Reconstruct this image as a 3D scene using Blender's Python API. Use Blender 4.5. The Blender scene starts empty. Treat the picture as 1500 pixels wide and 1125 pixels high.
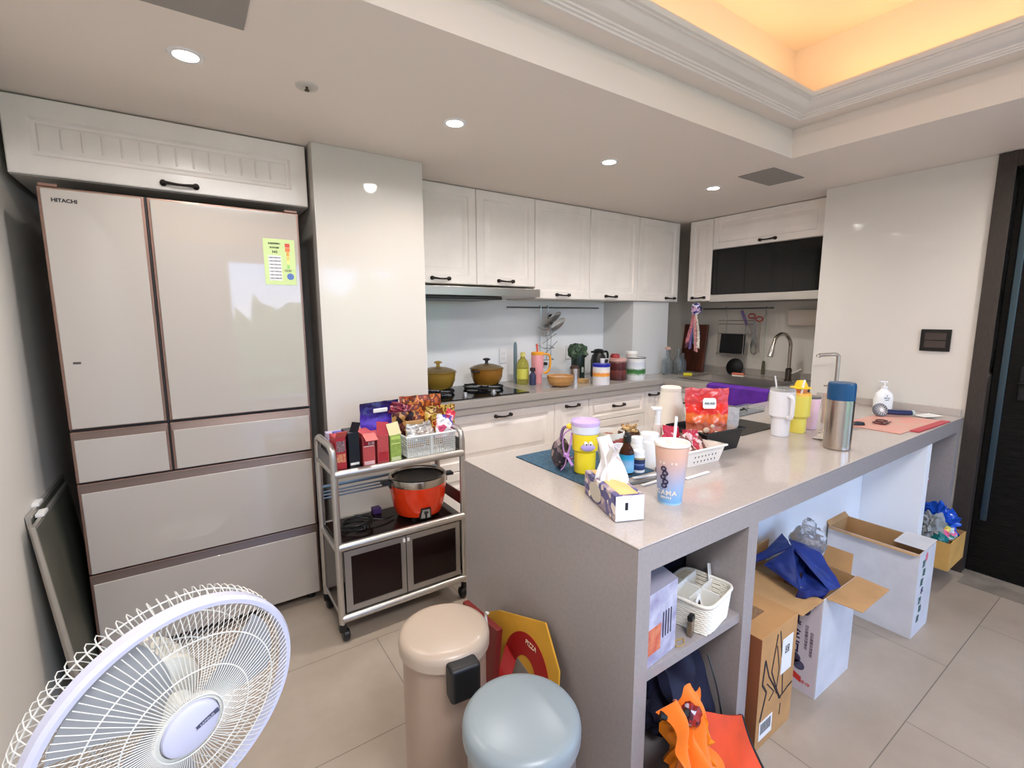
import bpy, bmesh, math, random
from mathutils import Vector, Matrix, noise, Euler
pi = math.pi
S = bpy.context.scene
COL = S.collection
R = math.radians

# ------------------------------------------------------------------ camera
def make_camera():
    f, yaw, pitch, roll = 695.5, R(34.23), R(-8.03), R(-0.18)
    fw = Vector((math.sin(yaw)*math.cos(pitch), math.cos(yaw)*math.cos(pitch), math.sin(pitch)))
    rt = Vector((math.cos(yaw), -math.sin(yaw), 0)); up = rt.cross(fw)
    r2 = rt*math.cos(roll)+up*math.sin(roll); u2 = up*math.cos(roll)-rt*math.sin(roll)
    cd = bpy.data.cameras.new('camera'); c = bpy.data.objects.new('camera', cd); COL.objects.link(c)
    cd.sensor_width = 36; cd.sensor_fit = 'HORIZONTAL'; cd.lens = f/1500*36
    cd.clip_start = .02; cd.clip_end = 100
    m = Matrix((r2, u2, -fw)).transposed().to_4x4(); m.translation = Vector((0, 0, 1.37))
    c.matrix_world = m
    S.camera = c
make_camera()
S.view_settings.view_transform = 'Standard'
S.view_settings.look = 'None'
S.view_settings.gamma = 1
S.view_settings.use_curve_mapping = False
S.view_settings.exposure = 0.45

def lin(c):
    return tuple((v/255/12.92 if v/255 <= .04045 else ((v/255+.055)/1.055)**2.4) for v in c[:3])+(1,)

# ------------------------------------------------------------------ sky
def make_world():
    w = bpy.data.worlds.new('sky'); S.world = w; w.use_nodes = True
    nt = w.node_tree; nt.nodes.clear()
    out = nt.nodes.new('ShaderNodeOutputWorld'); bg = nt.nodes.new('ShaderNodeBackground')
    tc = nt.nodes.new('ShaderNodeTexCoord'); sx = nt.nodes.new('ShaderNodeSeparateXYZ')
    rp = nt.nodes.new('ShaderNodeValToRGB')
    rp.color_ramp.elements[0].position = 0.0; rp.color_ramp.elements[0].color = lin((204, 218, 240))
    rp.color_ramp.elements[1].position = .13; rp.color_ramp.elements[1].color = lin((132, 176, 240))
    nt.links.new(tc.outputs['Generated'], sx.inputs[0]); nt.links.new(sx.outputs[2], rp.inputs[0])
    nt.links.new(rp.outputs[0], bg.inputs[0]); bg.inputs[1].default_value = 7.4
    nt.links.new(bg.outputs[0], out.inputs[0])
make_world()

H = 2.15          # kitchen ceiling
WX0, WX1 = .50, 3.05   # window in the wall behind the camera
WZ0, WZ1 = .12, 2.27

def area(name, loc, rot, sx, sy, power, col, spread=None):
    d = bpy.data.lights.new(name, 'AREA'); d.shape = 'RECTANGLE'; d.size = sx; d.size_y = sy
    d.energy = power; d.color = lin(col)[:3]
    if spread: d.spread = spread
    o = bpy.data.objects.new(name, d); COL.objects.link(o); o.location = loc; o.rotation_euler = rot
    return o
# daylight entering by the window: a portal guides the sky light through the opening
p = area('daylight_portal', ((WX0+WX1)/2, -3.24, (WZ0+WZ1)/2), (pi/2, 0, 0), WX1-WX0, WZ1-WZ0, 1, (255, 255, 255))
p.data.cycles.is_portal = True
p = area('daylight_portal', (3.4, -1.3, 1.2), (pi/2, 0, pi/2), 1.2, 1.9, 1, (255, 255, 255))  # sky portal of the second window, which is added for more side light
p.data.cycles.is_portal = True
# warm LED strips lying in the cove of the tray ceiling
CX0, CX1, CY0, CY1 = -.35, 2.567, -3.17, 1.283   # coffer opening
TX0, TX1, TY0, TY1 = CX0+.19, CX1-.19, CY0+.19, CY1-.17  # inner edge of crown
COVE = (255, 192, 122)
for nm, loc, sx, sy in (('a', ((TX0+TX1)/2, TY1+.075, 2.375), TX1-TX0, .03), ('b', ((TX0+TX1)/2, TY0-.075, 2.375), TX1-TX0, .03),
                        ('c', (TX1+.075, (TY0+TY1)/2, 2.375), .03, TY1-TY0), ('d', (TX0-.075, (TY0+TY1)/2, 2.375), .03, TY1-TY0)):
    area('cove_strip', loc, (pi, 0, 0), sx, sy, 1.0*max(sx, sy), COVE)

# ------------------------------------------------------------------ materials
MATS = {}
def mat(name, rgb, rough=.5, metal=0, spec=.5, bump=0, bscale=40, var=0, vscale=6, trans=0, ior=1.45, coat=0, alpha=1, emit=None, estr=0, rgb2=None, stretch=None, sheen=0, aniso=0):
    if name in MATS: return MATS[name]
    m = bpy.data.materials.new(name); m.use_nodes = True; nt = m.node_tree
    b = nt.nodes['Principled BSDF']; MATS[name] = m
    b.inputs['Base Color'].default_value = lin(rgb)
    b.inputs['Roughness'].default_value = rough; b.inputs['Metallic'].default_value = metal
    b.inputs['Specular IOR Level'].default_value = spec
    b.inputs['IOR'].default_value = ior
    b.inputs['Transmission Weight'].default_value = trans
    b.inputs['Coat Weight'].default_value = coat; b.inputs['Coat Roughness'].default_value = .03
    b.inputs['Alpha'].default_value = alpha; b.inputs['Sheen Weight'].default_value = sheen
    b.inputs['Anisotropic'].default_value = aniso
    if emit: b.inputs['Emission Color'].default_value = lin(emit); b.inputs['Emission Strength'].default_value = estr
    co = None
    if bump or var or rgb2:
        tc = nt.nodes.new('ShaderNodeTexCoord'); co = tc.outputs['Object']
        if stretch:
            mp = nt.nodes.new('ShaderNodeMapping'); mp.inputs['Scale'].default_value = stretch
            nt.links.new(co, mp.inputs[0]); co = mp.outputs[0]
    if var or rgb2:
        n = nt.nodes.new('ShaderNodeTexNoise'); n.inputs['Scale'].default_value = vscale; n.inputs['Detail'].default_value = 5
        nt.links.new(co, n.inputs['Vector'])
        rp = nt.nodes.new('ShaderNodeValToRGB')
        a = rgb; c2 = rgb2 if rgb2 else tuple(max(0, v*(1-var)) for v in rgb)
        if not rgb2: a = tuple(min(255, v*(1+var*.6)) for v in rgb)
        rp.color_ramp.elements[0].position = .36; rp.color_ramp.elements[1].position = .64
        rp.color_ramp.elements[0].color = lin(c2); rp.color_ramp.elements[1].color = lin(a)
        nt.links.new(n.outputs['Fac'], rp.inputs[0]); nt.links.new(rp.outputs[0], b.inputs['Base Color'])
    if bump:
        n2 = nt.nodes.new('ShaderNodeTexNoise'); n2.inputs['Scale'].default_value = bscale; n2.inputs['Detail'].default_value = 4
        nt.links.new(co, n2.inputs['Vector'])
        bp = nt.nodes.new('ShaderNodeBump'); bp.inputs['Strength'].default_value = bump; bp.inputs['Distance'].default_value = .002
        nt.links.new(n2.outputs['Fac'], bp.inputs['Height']); nt.links.new(bp.outputs[0], b.inputs['Normal'])
    return m

def patchmat(name, cols, scale=30, rough=.35, stretch=None, kind='VORONOI', metal=0):
    """printed wrapping: hard-edged patches of several ink colours"""
    if name in MATS: return MATS[name]
    m = bpy.data.materials.new(name); m.use_nodes = True; nt = m.node_tree; MATS[name] = m
    b = nt.nodes['Principled BSDF']; b.inputs['Roughness'].default_value = rough; b.inputs['Metallic'].default_value = metal
    tc = nt.nodes.new('ShaderNodeTexCoord'); mp = nt.nodes.new('ShaderNodeMapping'); nt.links.new(tc.outputs['Object'], mp.inputs[0])
    if stretch: mp.inputs['Scale'].default_value = stretch
    if kind == 'VORONOI':
        t = nt.nodes.new('ShaderNodeTexVoronoi'); t.inputs['Scale'].default_value = scale
        s = nt.nodes.new('ShaderNodeSeparateColor'); nt.links.new(t.outputs['Color'], s.inputs[0]); fac = s.outputs[0]
    else:
        t = nt.nodes.new('ShaderNodeTexNoise'); t.inputs['Scale'].default_value = scale; t.inputs['Detail'].default_value = 3; fac = t.outputs['Fac']
    nt.links.new(mp.outputs[0], t.inputs['Vector'])
    rp = nt.nodes.new('ShaderNodeValToRGB'); rp.color_ramp.interpolation = 'CONSTANT'
    el = rp.color_ramp.elements; k = len(cols)
    lo, hi = (0, 1) if kind == 'VORONOI' else (.36, .66)
    for i, c in enumerate(cols):
        pos = lo+(hi-lo)*i/k if i else 0
        e = el[0] if i == 0 else (el[1] if i == 1 else el.new(pos))
        e.position = pos; e.color = lin(c)
    nt.links.new(fac, rp.inputs[0]); nt.links.new(rp.outputs[0], b.inputs['Base Color'])
    return m

def zmat(name, stops, z0, z1, rough=.4, axis=2, noise_amt=0, interp='LINEAR', spec=.5, metal=0):
    """printed colours that change with the height of the object"""
    if name in MATS: return MATS[name]
    m = bpy.data.materials.new(name); m.use_nodes = True; nt = m.node_tree; MATS[name] = m
    b = nt.nodes['Principled BSDF']; b.inputs['Roughness'].default_value = rough; b.inputs['Specular IOR Level'].default_value = spec; b.inputs['Metallic'].default_value = metal
    tc = nt.nodes.new('ShaderNodeTexCoord'); s = nt.nodes.new('ShaderNodeSeparateXYZ'); nt.links.new(tc.outputs['Object'], s.inputs[0])
    mr = nt.nodes.new('ShaderNodeMapRange'); mr.inputs[1].default_value = z0; mr.inputs[2].default_value = z1
    nt.links.new(s.outputs[axis], mr.inputs[0]); v = mr.outputs[0]
    if noise_amt:
        n = nt.nodes.new('ShaderNodeTexNoise'); n.inputs['Scale'].default_value = 55; nt.links.new(tc.outputs['Object'], n.inputs['Vector'])
        ma = nt.nodes.new('ShaderNodeMath'); ma.operation = 'MULTIPLY_ADD'; ma.inputs[1].default_value = noise_amt; nt.links.new(n.outputs['Fac'], ma.inputs[0]); nt.links.new(v, ma.inputs[2])
        m2 = nt.nodes.new('ShaderNodeMath'); m2.operation = 'SUBTRACT'; m2.inputs[1].default_value = noise_amt*.5; nt.links.new(ma.outputs[0], m2.inputs[0]); v = m2.outputs[0]
    rp = nt.nodes.new('ShaderNodeValToRGB'); rp.color_ramp.interpolation = interp; el = rp.color_ramp.elements
    for i, (pos, c) in enumerate(stops):
        e = el[0] if i == 0 else (el[1] if i == 1 else el.new(pos))
        e.position = pos; e.color = lin(c)
    nt.links.new(v, rp.inputs[0]); nt.links.new(rp.outputs[0], b.inputs['Base Color'])
    return m

# ------------------------------------------------------------------ mesh building
class MB:
    def __init__(s): s.bm = bmesh.new(); s.mi = 0; s.M = Matrix()
    def _add(s, vs, fs):
        v = [s.bm.verts.new(s.M @ Vector(p)) for p in vs]
        for f in fs:
            try: s.bm.faces.new([v[i] for i in f]).material_index = s.mi
            except ValueError: pass
        return s
    def box(s, x0, x1, y0, y1, z0, z1, b=0, seg=2):
        t = bmesh.new(); bmesh.ops.create_cube(t, size=1)
        for v in t.verts: v.co = Vector(((x0+x1)/2+v.co.x*(x1-x0), (y0+y1)/2+v.co.y*(y1-y0), (z0+z1)/2+v.co.z*(z1-z0)))
        if b: bmesh.ops.bevel(t, geom=list(t.edges), offset=min(b, .49*min(abs(x1-x0), abs(y1-y0), abs(z1-z0))), segments=seg, affect='EDGES', profile=.5)
        t.verts.index_update(); s._add([v.co.copy() for v in t.verts], [[v.index for v in f.verts] for f in t.faces]); t.free(); return s
    def lathe(s, prof, c=(0, 0, 0), seg=36, sx=1, sy=1):
        vs = []; fs = []; rows = []
        for r, z in prof:
            if r < 1e-6: rows.append([len(vs)]); vs.append((c[0], c[1], c[2]+z))
            else:
                rows.append(list(range(len(vs), len(vs)+seg)))
                vs += [(c[0]+r*sx*math.cos(2*pi*i/seg), c[1]+r*sy*math.sin(2*pi*i/seg), c[2]+z) for i in range(seg)]
        for a, b in zip(rows, rows[1:]):
            for i in range(seg):
                j = (i+1) % seg
                if len(a) == 1 and len(b) == 1: continue
                if len(a) == 1: fs.append([a[0], b[i], b[j]][::-1] if False else [a[0], b[j], b[i]])
                elif len(b) == 1: fs.append([a[i], a[j], b[0]])
                else: fs.append([a[i], a[j], b[j], b[i]])
        return s._add(vs, fs)
    def cyl(s, c, r, h, seg=28, b=0, r2=None):
        r2 = r if r2 is None else r2
        if b: return s.lathe([(0, 0), (r-b, 0), (r, b), (r2, h-b), (r2-b, h), (0, h)], c, seg)
        return s.lathe([(0, 0), (r, 0), (r2, h), (0, h)], c, seg)
    def tube(s, pts, r, seg=8, closed=False, sm=0, flat=1):
        pts = [Vector(p) for p in pts]
        if sm:
            o = []; n = len(pts)
            rng = range(n if closed else n-1)
            for i in rng:
                p0 = pts[(i-1) % n] if closed or i > 0 else pts[0]; p1 = pts[i]; p2 = pts[(i+1) % n]
                p3 = pts[(i+2) % n] if closed or i+2 < n else pts[-1]
                for k in range(sm):
                    t = k/sm
                    o.append(.5*((2*p1)+(-p0+p2)*t+(2*p0-5*p1+4*p2-p3)*t*t+(-p0+3*p1-3*p2+p3)*t**3))
            if not closed: o.append(pts[-1])
            pts = o
        n = len(pts); vs = []; prev = None
        for i, p in enumerate(pts):
            if closed: d = pts[(i+1) % n]-pts[i-1]
            else: d = pts[min(i+1, n-1)]-pts[max(i-1, 0)]
            d = d.normalized() if d.length > 1e-9 else Vector((0, 0, 1))
            if prev is None:
                a = Vector((0, 0, 1)) if abs(d.z) < .9 else Vector((1, 0, 0)); e = d.cross(a).normalized()
            else:
                e = (prev-d*prev.dot(d)); e = e.normalized() if e.length > 1e-9 else d.orthogonal().normalized()
            prev = e; g = d.cross(e)
            rr = r(i/(n-1)) if callable(r) else r
            vs += [p+(e*math.cos(2*pi*k/seg)+g*flat*math.sin(2*pi*k/seg))*rr for k in range(seg)]
        fs = []
        for i in range(n if closed else n-1):
            j = (i+1) % n
            for k in range(seg): fs.append([i*seg+k, j*seg+k, j*seg+(k+1) % seg, i*seg+(k+1) % seg])
        if not closed: fs += [list(range(seg))[::-1], list(range((n-1)*seg, n*seg))]
        return s._add(vs, fs)
    def prism(s, poly, h, M=None):
        n = len(poly); M = M or Matrix()
        vs = [M @ Vector((x, y, 0)) for x, y in poly]+[M @ Vector((x, y, h)) for x, y in poly]
        return s._add(vs, [list(range(n))[::-1], list(range(n, 2*n))]+[[i, (i+1) % n, n+(i+1) % n, n+i] for i in range(n)])
    def quadbar(s, a, b, w, h, up=(0, 0, 1)):
        """rectangular bar from a to b; w across, h along up"""
        a = Vector(a); b = Vector(b); d = (b-a).normalized(); u = Vector(up); e = d.cross(u).normalized(); u = e.cross(d).normalized()
        vs = [p+e*sx*w/2+u*sy*h/2 for p in (a, b) for sx, sy in ((-1, -1), (1, -1), (1, 1), (-1, 1))]
        return s._add(vs, [[0, 1, 2, 3][::-1], [4, 5, 6, 7], [0, 1, 5, 4], [1, 2, 6, 5], [2, 3, 7, 6], [3, 0, 4, 7]])
    def grid(s, fn, nu, nv, cu=False, cv=False):
        vs = [fn(i/(nu if cu else nu-1), j/(nv if cv else nv-1)) for i in range(nu) for j in range(nv)]
        fs = []
        for i in range(nu if cu else nu-1):
            for j in range(nv if cv else nv-1):
                i2, j2 = (i+1) % nu, (j+1) % nv
                fs.append([i*nv+j, i2*nv+j, i2*nv+j2, i*nv+j2])
        return s._add(vs, fs)
    def sheet(s, fn, nu, nv, t=.002):
        """closed thin sheet: fn gives the mid surface"""
        P = [[Vector(fn(i/(nu-1), j/(nv-1))) for j in range(nv)] for i in range(nu)]
        vs = []
        for sg in (1, -1):
            for i in range(nu):
                for j in range(nv):
                    du = P[min(i+1, nu-1)][j]-P[max(i-1, 0)][j]; dv = P[i][min(j+1, nv-1)]-P[i][max(j-1, 0)]
                    n = du.cross(dv); n = n.normalized() if n.length > 1e-12 else Vector((0, 0, 1))
                    vs.append(P[i][j]+n*sg*t/2)
        N = nu*nv; fs = []
        for i in range(nu-1):
            for j in range(nv-1):
                a, b, c, d = i*nv+j, (i+1)*nv+j, (i+1)*nv+j+1, i*nv+j+1
                fs.append([a, b, c, d]); fs.append([N+d, N+c, N+b, N+a])
        for i in range(nu-1):
            for j in (0, nv-1):
                a, b = i*nv+j, (i+1)*nv+j; fs.append([a, b, N+b, N+a] if j else [b, a, N+a, N+b])
        for j in range(nv-1):
            for i in (0, nu-1):
                a, b = i*nv+j, i*nv+j+1; fs.append([b, a, N+a, N+b] if i else [a, b, N+b, N+a])
        return s._add(vs, fs)
    def blob(s, c, rad, amp=.1, freq=3, seed=0, sub=3, flatz=None, ridged=False):
        t = bmesh.new(); bmesh.ops.create_icosphere(t, subdivisions=sub, radius=1)
        off = Vector((seed*7.3, seed*3.1, seed*1.7))
        for v in t.verts:
            d = v.co.normalized(); n = noise.fractal(d*freq+off, 1, 2, 4)
            if ridged: n = abs(n)*2-.5
            p = Vector((c[0]+d.x*rad[0]*(1+amp*n), c[1]+d.y*rad[1]*(1+amp*n), c[2]+d.z*rad[2]*(1+amp*n)))
            if flatz is not None and p.z < flatz: p.z = flatz
            v.co = p
        t.verts.index_update(); s._add([v.co.copy() for v in t.verts], [[v.index for v in f.verts] for f in t.faces]); t.free(); return s
    def pouch(s, w, h, d, seed=0, cr=.004, nu=22, nv=26, taper=0, seal=.06, bulgez=.35):
        """stand-up or pillow bag: x width, z height, front at -y"""
        off = seed*5.17
        def P(u, v, sg):
            x = (u-.5)*w*(1-taper*(1-v))
            e = max(0, 1-abs(2*u-1)**3.2); vv = min(max((v)/(1-seal), 0), 1)
            tz = math.sin(pi*min(1, vv**bulgez*1.0)) if vv < 1 else 0
            tz = (1-vv**2.2)*min(1, vv*14+.25) if bulgez == 0 else max(0, tz)
            nn = noise.noise(Vector((u*4+off, v*5, sg*3)))*cr*2+noise.noise(Vector((u*11+off, v*13, sg*3)))*cr
            y = sg*(d/2*e*tz+.0008)+sg*nn*min(1, e*3)
            return (x+noise.noise(Vector((v*6, off, 1)))*cr, y, v*h+noise.noise(Vector((u*5, off, 7)))*cr)
        s.grid(lambda u, v: P(u, v, -1), nu, nv); s.grid(lambda u, v: P(1-u, v, 1), nu, nv)
        return s
    def nested(s, w, h, rings, back=.02):
        """panel in the XZ plane, facing -Y, lower left at origin; rings = (inset, depth towards +Y)"""
        vs = []; fs = []
        rr = [(0, back)]+rings
        for ins, dp in rr:
            vs += [(ins, dp, ins), (w-ins, dp, ins), (w-ins, dp, h-ins), (ins, dp, h-ins)]
        n = len(rr)
        for k in range(n-1):
            for i in range(4):
                j = (i+1) % 4; fs.append([4*k+i, 4*k+j, 4*k+4+j, 4*k+4+i])
        fs.append([4*(n-1)+i for i in range(4)]); fs.append([3, 2, 1, 0])
        return s._add(vs, fs)
    def build(s, name, mats, parent=None, ang=35, rec=True):
        bmesh.ops.remove_doubles(s.bm, verts=s.bm.verts, dist=1e-6)
        if rec: bmesh.ops.recalc_face_normals(s.bm, faces=s.bm.faces)
        me = bpy.data.meshes.new(name); s.bm.to_mesh(me); s.bm.free()
        if not isinstance(mats, (list, tuple)): mats = [mats]
        for m in mats: me.materials.append(m)
        me.shade_smooth()
        me.set_sharp_from_angle(angle=R(ang))
        o = bpy.data.objects.new(name, me); COL.objects.link(o)
        if parent: o.parent = parent
        wn_ = o.modifiers.new('even_normals', 'WEIGHTED_NORMAL'); wn_.keep_sharp = True
        return o

def tag(o, label=None, cat=None, group=None, kind=None):
    if label: o['label'] = label
    if cat: o['category'] = cat
    if group: o['group'] = group
    if kind: o['kind'] = kind
    return o
def thing(name, label, cat, loc=(0, 0, 0), rz=0, group=None, rot=None):
    o = bpy.data.objects.new(name, None); COL.objects.link(o); o.empty_display_size = .05
    o.location = loc; o.rotation_euler = rot if rot else (0, 0, rz)
    return tag(o, label, cat, group)
def st(name, mb, m): return tag(mb.build(name, m), kind='structure')
def place(o, loc, rz=0, rot=None):
    o.location = loc; o.rotation_euler = rot if rot else (0, 0, rz); return o
def kids(o): return [c for c in bpy.data.objects if c.parent == o]
def copy_tree(o, parent=None):
    ch = kids(o); c = o.copy(); COL.objects.link(c); c.parent = parent
    for k in ch: copy_tree(k, c)
    return c
def text(name, s, size, loc, rot, m, parent=None, ext=.0004, align='CENTER', bold=0):
    cu = bpy.data.curves.new(name, 'FONT'); cu.body = s; cu.size = size; cu.extrude = ext; cu.align_x = align; cu.align_y = 'CENTER'; cu.offset = bold
    t = bpy.data.objects.new(name+'_src', cu); COL.objects.link(t)
    dg = bpy.context.evaluated_depsgraph_get(); me = bpy.data.meshes.new_from_object(t.evaluated_get(dg))
    bpy.data.objects.remove(t); me.materials.clear(); me.materials.append(m)
    o = bpy.data.objects.new(name, me); COL.objects.link(o); o.location = loc; o.rotation_euler = rot
    if parent: o.parent = parent
    return o
FACE_Y = (pi/2, 0, 0)       # lettering on a face that looks towards -Y
FACE_X = (pi/2, 0, -pi/2)   # lettering on a face that looks towards -X
# ------------------------------------------------------------------ shared materials
def floor_mat():
    m = bpy.data.materials.new('floor_tile'); m.use_nodes = True; nt = m.node_tree; b = nt.nodes['Principled BSDF']
    tc = nt.nodes.new('ShaderNodeTexCoord'); mp = nt.nodes.new('ShaderNodeMapping'); mp.inputs['Location'].default_value = (-.12+.9*4, -.44+.48*10, 0)
    nt.links.new(tc.outputs['Object'], mp.inputs[0])
    br = nt.nodes.new('ShaderNodeTexBrick'); br.inputs['Scale'].default_value = 1; br.offset = .5; br.offset_frequency = 2
    br.inputs['Brick Width'].default_value = .9; br.inputs['Row Height'].default_value = .48; br.inputs['Mortar Size'].default_value = .0016
    br.inputs['Mortar Smooth'].default_value = .1; br.inputs['Bias'].default_value = 0
    br.inputs['Color1'].default_value = lin((178, 164, 149)); br.inputs['Color2'].default_value = lin((172, 158, 143)); br.inputs['Mortar'].default_value = lin((120, 112, 102))
    nt.links.new(mp.outputs[0], br.inputs['Vector'])
    n = nt.nodes.new('ShaderNodeTexNoise'); n.inputs['Scale'].default_value = 2.6; n.inputs['Detail'].default_value = 7; n.inputs['Roughness'].default_value = .62
    nt.links.new(tc.outputs['Object'], n.inputs['Vector'])
    rp = nt.nodes.new('ShaderNodeValToRGB'); rp.color_ramp.elements[0].position = .3; rp.color_ramp.elements[1].position = .7
    rp.color_ramp.elements[0].color = (.78, .76, .73, 1); rp.color_ramp.elements[1].color = (1, 1, 1, 1)
    nt.links.new(n.outputs['Fac'], rp.inputs[0])
    mx = nt.nodes.new('ShaderNodeMixRGB'); mx.blend_type = 'MULTIPLY'; mx.inputs[0].default_value = 1
    nt.links.new(br.outputs['Color'], mx.inputs[1]); nt.links.new(rp.outputs[0], mx.inputs[2]); nt.links.new(mx.outputs[0], b.inputs['Base Color'])
    r2 = nt.nodes.new('ShaderNodeMapRange'); r2.inputs[3].default_value = .22; r2.inputs[4].default_value = .42
    nt.links.new(n.outputs['Fac'], r2.inputs[0]); nt.links.new(r2.outputs[0], b.inputs['Roughness'])
    bp = nt.nodes.new('ShaderNodeBump'); bp.inputs['Strength'].default_value = .25; bp.inputs['Distance'].default_value = .001
    nt.links.new(br.outputs['Fac'], bp.inputs['Height']); bp.invert = True; nt.links.new(bp.outputs[0], b.inputs['Normal'])
    MATS['floor_tile'] = m; return m
FLOOR = floor_mat()
CEIL = mat('ceiling_paint', (236, 226, 216), .6)
TRAY = mat('tray_paint', (240, 232, 220), .6)
WALL = mat('wall_paint', (215, 210, 202), .55)
GLOSS = mat('white_glass_panel', (216, 210, 201), .05, spec=.5)
SPLASH = mat('pale_blue_splash_glass', (244, 246, 246), .06)
CAB = mat('cabinet_white', (246, 238, 230), .24, var=.02, vscale=5)
CABB = mat('cabinet_box', (220, 213, 204), .45)
BRONZE = mat('dark_bronze', (52, 45, 42), .4, .7)
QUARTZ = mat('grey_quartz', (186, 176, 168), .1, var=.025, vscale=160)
QUARTZD = mat('shaded_grey_laminate', (158, 150, 148), .25, var=.02, vscale=90)  # darker than the worktop: weaker light on the island fronts put into the colour
QUARTZK = mat('kitchen_quartz', (168, 161, 153), .13, var=.03, vscale=160)
STEEL = mat('brushed_steel', (205, 200, 195), .28, 1, bump=.15, bscale=30, stretch=(1, 1, 60))
STEELX = mat('brushed_steel_x', (200, 192, 184), .3, 1, bump=.15, bscale=8, stretch=(1, 60, 60))
CHROME = mat('chrome', (215, 213, 210), .1, 1)
BLACKG = mat('black_glass', (10, 10, 10), .05)
BLACKP = mat('black_plastic', (22, 22, 23), .4)
BLACKM = mat('black_iron', (18, 18, 19), .55, .3)
WHITEP = mat('white_plastic', (236, 234, 230), .35)
WHITEG = mat('white_gloss_plastic', (240, 239, 238), .18)
CARD = mat('cardboard', (190, 148, 100), .8, var=.05, vscale=9)
GLASS = mat('clear_glass', (245, 250, 250), .02, trans=1, ior=1.45)
PLAST = mat('clear_plastic', (240, 242, 245), .12, trans=.9, ior=1.15, bump=.9, bscale=25)
DOORB = mat('door_black_wood', (12, 11, 10), .38, spec=.15, bump=.5, bscale=22, stretch=(1, 1, 14), rgb2=(26, 24, 21), vscale=12)
CASE = mat('door_casing_brown', (62, 52, 45), .5, bump=.6, bscale=30, stretch=(20, 20, 1), rgb2=(46, 38, 33), vscale=30)
INK = mat('black_ink', (30, 28, 34), .5)

# ------------------------------------------------------------------ room
RX = 3.35   # right wall with the door
YB = 3.02   # back wall
m = MB(); m.box(-.6, 6.2, -3.4, 3.2, -.06, 0); st('floor', m, FLOOR)
m = MB(); m.box(-.6, -.5, -3.3, 3.1, 0, 2.75); st('wall_left', m, mat('left_wall_paint', (226, 220, 210), .5))
m = MB(); m.box(-.6, 4.1, YB, YB+.1, 0, 2.75); st('wall_back', m, WALL)
m = MB(); m.box(3.9, 4.0, 1.45, YB, 0, 2.3); st('wall_sink_side', m, mat('sink_wall_tile', (214, 208, 198), .25))
# right wall: high-gloss panel, then the door opening
m = MB(); m.box(RX, RX+.55, .683, 1.447, 0, H-.0005, .002); st('wall_right', m, GLOSS)
m = MB(); m.box(RX, RX+.1, -3.3, -1.9, 0, 2.75); m.box(RX, RX+.1, -.7, -.36, 0, 2.75); m.box(RX, RX+.1, -1.9, -.7, 0, .25); m.box(RX, RX+.1, -1.9, -.7, 2.15, 2.75); m.box(RX, RX+.29, -.37, -.36, 0, 2.75); m.box(RX+.3, RX+.55, -.36, .683, 0, 2.75); st('wall_right_front', m, WALL)
# wall behind the camera with the big window
m = MB()
m.box(-.6, WX0, -3.3, -3.2, 0, 2.75); m.box(WX1, 4.0, -3.3, -3.2, 0, 2.75)
m.box(WX0, WX1, -3.3, -3.2, 0, WZ0); m.box(WX0, WX1, -3.3, -3.2, WZ1, 2.75); st('wall_front', m, WALL)
wn = tag(bpy.data.objects.new('window_1', None), kind='structure'); COL.objects.link(wn); wn.location = ((WX0+WX1)/2, -3.2, WZ0)
m = MB(); w2 = (WX1-WX0)/2; hh = WZ1-WZ0
for a, b_, c_, d_ in ((-w2, -w2+.05, 0, hh), (w2-.05, w2, 0, hh), (-.03, .03, 0, hh), (-w2, w2, 0, .06), (-w2, w2, hh-.05, hh)): m.box(a, b_, -.08, .02, c_, d_)
m.build('window_frame', mat('window_frame_grey', (190, 190, 192), .3), wn)
m = MB(); m.box(-w2+.05, w2-.05, -.045, -.04, .06, hh-.05)
m.build('window_glass', mat('window_glass', (200, 210, 215), .02, alpha=.08), wn)
wn = tag(bpy.data.objects.new('window_added_fill', None), kind='structure'); COL.objects.link(wn); wn.location = (RX+.05, -1.3, .25)  # unseen second window, added to brighten the left wall
m = MB()
for a, b_, c_, d_ in ((-.6, -.55, 0, 1.9), (.55, .6, 0, 1.9), (-.025, .025, 0, 1.9), (-.6, .6, 0, .05), (-.6, .6, 1.85, 1.9)): m.box(-.03, .03, a, b_, c_, d_)
m.build('window_frame', MATS['window_frame_grey'], wn)
# column beside the fridge, glossy panel in front
m = MB(); m.box(.526, 1.058, 2.364, YB, 0, H-.0005, .002); st('wall_column', m, GLOSS)
# boxed pillar on the counter
m = MB(); m.box(3.0, 3.44, 2.66, YB, .885, 1.492); st('wall_pillar', m, mat('pillar_white', (222, 222, 220), .3))
m = MB(); m.box(1.06, 2.998, 2.99, 3.018, .885, 1.57); st('trim_1', m, SPLASH)

# ceiling: low kitchen ceiling, coffer, crown and the lit tray
def ring(m, x0, x1, y0, y1, X0, X1, Y0, Y1, z0, z1):
    m.box(X0, X1, y1, Y1, z0, z1); m.box(X0, X1, Y0, y0, z0, z1); m.box(X0, x0, y0, y1, z0, z1); m.box(x1, X1, y0, y1, z0, z1)
m = MB(); ring(m, CX0, CX1, CY0, CY1, -.6, 4.05, -3.3, 3.1, H, H+.097)
ring(m, CX0-.012, CX1+.012, CY0-.012, CY1+.012, -.6, 4.05, -3.3, 3.1, H+.097, H+.139)
ring(m, CX0+.03, CX1-.03, CY0+.03, CY1-.03, -.6, 4.05, -3.3, 3.1, H+.139, H+.16) if False else None
ring(m, TX0-.11, TX1+.11, TY0-.11, TY1+.11, -.6, 4.05, -3.3, 3.1, H+.139, H+.175)
st('ceiling', m, CEIL)
m = MB(); ring(m, TX0-.18, TX1+.18, TY0-.18, TY1+.18, -.7, 4.05, -3.3, 3.1, H+.175, 2.64); m.box(-.7, 4.05, -3.3, 3.1, 2.64, 2.7)
st('ceiling_tray', m, TRAY)
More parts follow.
